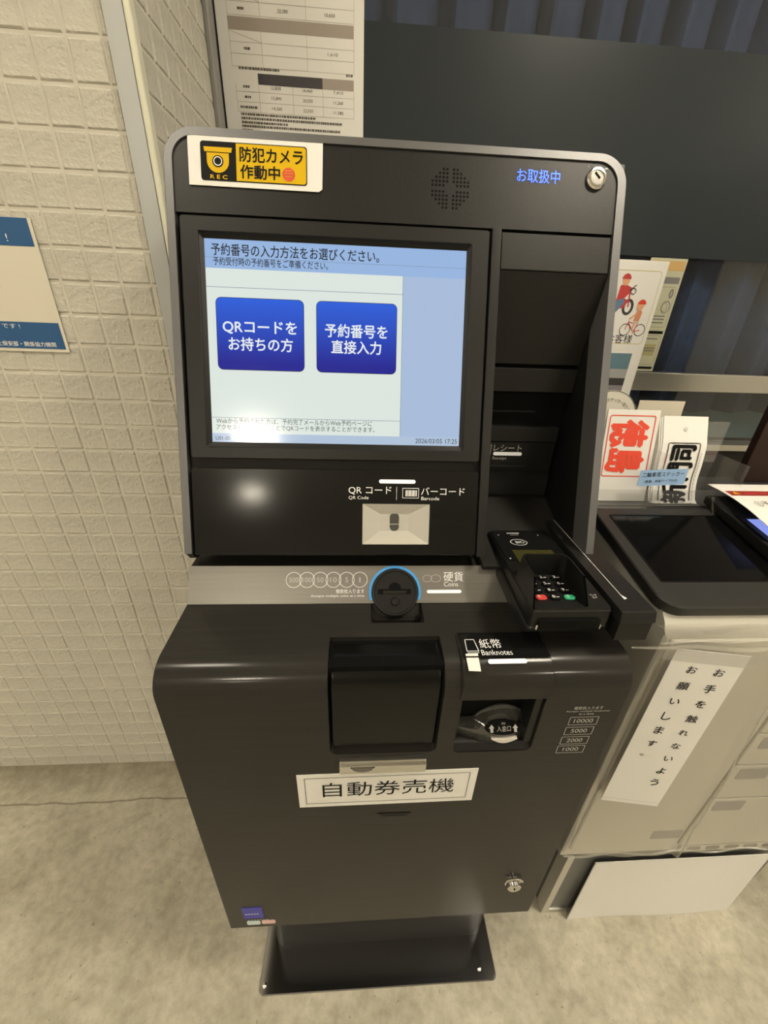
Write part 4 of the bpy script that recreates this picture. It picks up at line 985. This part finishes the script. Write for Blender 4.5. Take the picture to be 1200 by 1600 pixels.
# ---- sticker holder with two stacks
hd_ = thing('sticker_holder', (0.95, -0.10, 0.9980), 'clear acrylic rack with blue label holding port stickers on the kiosk', 'rack')
hb = bmesh.new(); add_box(hb, 0.800, 1.105, -0.135, -0.055, 0.9980, 1.0005); from_bm('rack_base', hb, 'acrylic', hd_)
box('rack_front', 0.800, 1.105, -0.1375, -0.135, 0.9980, 1.0340, 'acrylic', hd_)
box('rack_side', 0.9325, 0.9350, -0.135, -0.055, 1.0005, 1.105, 'acrylic', hd_)
box('rack_side', 1.1025, 1.1050, -0.135, -0.055, 1.0005, 1.085, 'acrylic', hd_)
box('rack_back', 0.800, 1.105, -0.057, -0.055, 1.0005, 1.150, 'acrylic', hd_)
slab('rack_foot', Plane((0, 0, 0.9985), (1, 0, 0), (0, 1, 0)), [(0.800, -0.163), (0.905, -0.163), (0.925, -0.138), (0.795, -0.138)], 0.0, 0.0015, 'acrylic_smoke', hd_)
LBL = Plane((0.902, -0.1400, 1.0610), (1, 0, 0.055), (0, 0.10, 1))
slab('holder_label', LBL, rrect(-0.014, 0.078, -0.016, 0.015, 0.003), 0.0, 0.0008, 'label_blue', hd_)
text('二輪車用ステッカー', LBL, -0.009, 0.072, 0.006, 'print_black', hd_, h=0.0095, d=0.0012)
text('(裏面、両面テープ付き)', LBL, -0.002, 0.063, -0.0075, 'print_black', hd_, h=0.0062, d=0.0012)
kb = thing('backing_card', (0.965, -0.060, 1.0005), 'plain tan card standing behind the black lettered stickers', 'card')
slab('sheet', Plane((0, -0.0625, 0), (1, 0, 0), (0, 0.05, 1)), R(0.938, 1.037, 1.000, 1.180), 0.0, 0.0016, 'kraft', kb)
kb2 = thing('backing_card', (0.86, -0.060, 1.0005), 'plain tan card standing behind the red lettered stickers', 'card')
slab('sheet', Plane((0, -0.0625, 0), (1, 0, 0), (0, 0.05, 1)), R(0.805, 0.928, 1.000, 1.172), 0.0, 0.0016, 'kraft', kb2)
# red stack
rs = thing('sticker_stack', (0.868, -0.12, 0.9985), 'stack of white stickers with red framed lettering in the rack', 'stickers', 'port sticker stacks')
RS = Plane((0.8290, -0.1180, 1.0020), (1, 0, 0), (0.0, 0.22, 1))
for k in range(3):
    slab('sticker', RS, R(0.0005 * k, 0.104 - 0.0006 * k, 0.0008 * k, 0.177 - 0.001 * k), -0.0012 * (k + 1), -0.0012 * k - 0.0002, 'paper', rs)
flats('border_line', RS, outline(rrect(0.006, 0.096, 0.050, 0.166, 0.004), 0.0018), 'ink_red', rs, d=0.0004)
text('徳島', RS, 0.0120, 0.0850, 0.1075, 'ink_red', rs, h=0.098, bold=0.055, rot=-90, d=0.0005)
# new port stack, curled at the foot
bs = thing('sticker_stack', (0.985, -0.12, 0.9985), 'stack of curled white stickers with black framed lettering in the rack', 'stickers', 'port sticker stacks')
class Curl:
    """bent sheet: u across, v up along the sheet"""
    def __init__(s, off=0.0): s.off = off
    def __call__(s, u, v, d=0.0):
        d += s.off
        k = max(0.0, 0.070 - v); t = max(0.0, v - 0.070)
        y = -0.1060 - 6.2 * k * k + 0.16 * t + 0.25 * max(0, v - 0.115)
        z = 1.0020 + max(0.0, v - 0.35 * k) * 0.94
        sl = Vector((0, -1, 0.25)).normalized()
        return Vector((0.944 + u * 0.98 + 0.10 * v * 0.0 - 0.0 + 0.035 * max(0, 0.05 - v) * (1 if u > 0.05 else 0.4), y, z)) + sl * d
def sheet_on(name, pl, u0, u1, v0, v1, material, parent, th=0.0007, n=16):
    bm = bmesh.new()
    A = [[pl(u, v0 + (v1 - v0) * j / n, 0) for j in range(n + 1)] for u in (u0, (u0 + u1) / 2, u1)]
    B = [[p + Vector((0, th, 0)) for p in r] for r in A]
    add_loft(bm, [A[0], A[1], A[2], B[2], B[1], B[0], A[0]], cap=False, closed=False)
    return from_bm(name, bm, material, parent, smooth=True)
for k in range(3):
    cu = Curl(-0.0016 * k); sheet_on('sticker', cu, 0.002 - 0.003 * k, 0.094 - 0.002 * k, 0.0, 0.172 - 0.002 * k, 'paper', bs)
cu = Curl(0.0007)
fr = rrect(0.014, 0.080, 0.008, 0.122, 0.003, 3)
pts = []
for a, b in zip(fr, fr[1:] + fr[:1]):
    nn = max(1, int(math.dist(a, b) / 0.008))
    for i in range(nn): pts.append((a[0] + (b[0] - a[0]) * i / nn, a[1] + (b[1] - a[1]) * i / nn))
flats('border_line', cu, outline(pts, 0.0016), 'print_black', bs, d=0.0006)
text('新門司', cu, 0.0200, 0.0720, 0.0650, 'print_black', bs, h=0.104, bold=0.05, rot=90, d=0.0007)
flats('small_print', cu, [R(0.0845, 0.0865, 0.02 + 0.006 * i, 0.0245 + 0.006 * i) for i in range(14)], 'print_grey', bs, d=0.0006)
flats('smudge', cu, [ellipse(0.048, 0.148, 0.004, 0.004, 12)], mat('smudge_grey', (0.52, 0.51, 0.50), 0.7).name, bs, d=0.0006)
# oval leaflet
ov = thing('oval_card', (0.88, -0.05, 1.15), 'grey oval card with curved writing behind the red lettered stickers', 'card')
OVP = Plane((0.8520, -0.0480, 1.1420), (1, 0, 0), (0, 0.04, 1))
slab('sheet', OVP, ellipse(0, 0, 0.058, 0.062, 40), 0.0, 0.0012, mat('oval_paper', (0.62, 0.60, 0.52), 0.4).name, ov)
flats('edge_line', OVP, ring_poly(0, 0, 0.057, 0.0009, 40, ry=0.061), 'print_black', ov, d=0.0016)
class Arc:
    def __call__(s, u, v, d=0.0):
        a = math.pi / 2 - u / 0.046; return OVP((0.044 + v) * math.cos(a), (0.044 + v) * math.sin(a), d)
text('ステッカー貼り方', Arc(), -0.012, 0.048, 0.0, 'print_black', ov, h=0.0075, d=0.0016)

# ---- paper sign and small device at the far right
dv = thing('small_terminal', (1.13, -0.22, 1.00), 'small black device with lit blue display under the paper sign', 'device')
prism('case', [(-0.33, 0.984), (-0.33, 1.004), (-0.17, 1.032), (-0.155, 1.033), (-0.155, 1.0175), (-0.172, 1.0150)], 1.020, 1.340, 'soft_black', dv, r=0.003)
DP = Plane((0, -0.33, 1.004), (1, 0, 0), (0, 0.16, 0.028))
rectf('display', DP, 1.036, 1.115, 0.050, 0.100, 'screen_lcd', dv, d=0.0010)
ring('display_edge', DP, rrect(1.026, 1.125, 0.040, 0.112, 0.003), rrect(1.036, 1.115, 0.050, 0.100, 0.001), 0.0, 0.003, 'gloss_black', dv)
sh = thing('paper_sign', (1.15, -0.20, 1.03), 'white paper sign with dark red band lying over the small device', 'sign')
SP = Plane((1.0180, -0.2920, 1.0320), (1, 0, 0), (0.03, 0.17, 0.006))
bm = bmesh.new(); nn = 10
lo = [[SP(u, 0.0 + 0.172 * j / nn, 0.006 * math.sin(math.pi * j / nn) + 0.004) for j in range(nn + 1)] for u in (0.0, 0.16, 0.32)]
hi = [[p + Vector((0, 0, 0.0008)) for p in r] for r in lo]
add_loft(bm, [lo[0], lo[1], lo[2], hi[2], hi[1], hi[0], lo[0]], cap=False, closed=False)
from_bm('sheet', bm, 'paper', sh, smooth=True)
class Bowed:
    def __call__(s, u, v, d=0.0): return SP(u, v, 0.006 * math.sin(math.pi * v / 0.172) + 0.0048 + d)
BP = Bowed()
flats('red_band', BP, [R(0.006 + 0.03 * i, 0.036 + 0.03 * i, 0.110, 0.132) for i in range(10)], 'banner_red', sh, d=0.0005)
flats('band_mark', BP, [[(0.014, 0.115), (0.028, 0.115), (0.019, 0.129)]], 'sticker_yellow', sh, d=0.0009)
flats('small_print', BP, [R(0.036 + 0.0075 * i, 0.041 + 0.0075 * i, 0.1175, 0.1215) for i in range(30)], 'sticker_red', sh, d=0.0009)
text('①予約証', BP, 0.026, 0.085, 0.076, 'print_brown', sh, h=0.020, d=0.0006)
flats('small_print', BP, [R(0.036, 0.160, 0.052, 0.0535), R(0.070, 0.078, 0.018, 0.030), R(0.082, 0.100, 0.018, 0.026)], 'print_grey', sh, d=0.0006)
st = thing('sign_stand', (1.03, -0.19, 1.0), 'bent clear stand holding up the paper sign', 'stand')
tube('stand_leg', [(1.019, -0.190, 1.003), (1.022, -0.170, 1.036)], 0.0022, 'acrylic_smoke', st)
tube('stand_leg', [(1.019, -0.190, 1.003), (1.075, -0.190, 1.006)], 0.0022, 'acrylic_smoke', st)
# dark brown board at the right edge
tag(box('partition_board', 1.243, 1.70, 0.0, 0.018, 0.998, 1.75, 'brown_board', r=0.003), 'tall dark brown board standing at the right end of the kiosk', 'board')
# scrap of tape sticking out beside the header
bm = bmesh.new(); add_loft(bm, [[(0.7035, -0.168, 1.478), (0.7150, -0.160, 1.476), (0.7110, -0.162, 1.455), (0.7035, -0.170, 1.447)], [(0.7035, -0.1672, 1.478), (0.7150, -0.1592, 1.476), (0.7110, -0.1612, 1.455), (0.7035, -0.1692, 1.447)]])
tag(from_bm('tape_scrap', bm, 'paper'), 'scrap of whitish tape sticking out beside the machine header', 'tape')

bpy.data.objects.remove(_fo, do_unlink=True); bpy.data.curves.remove(_fc)
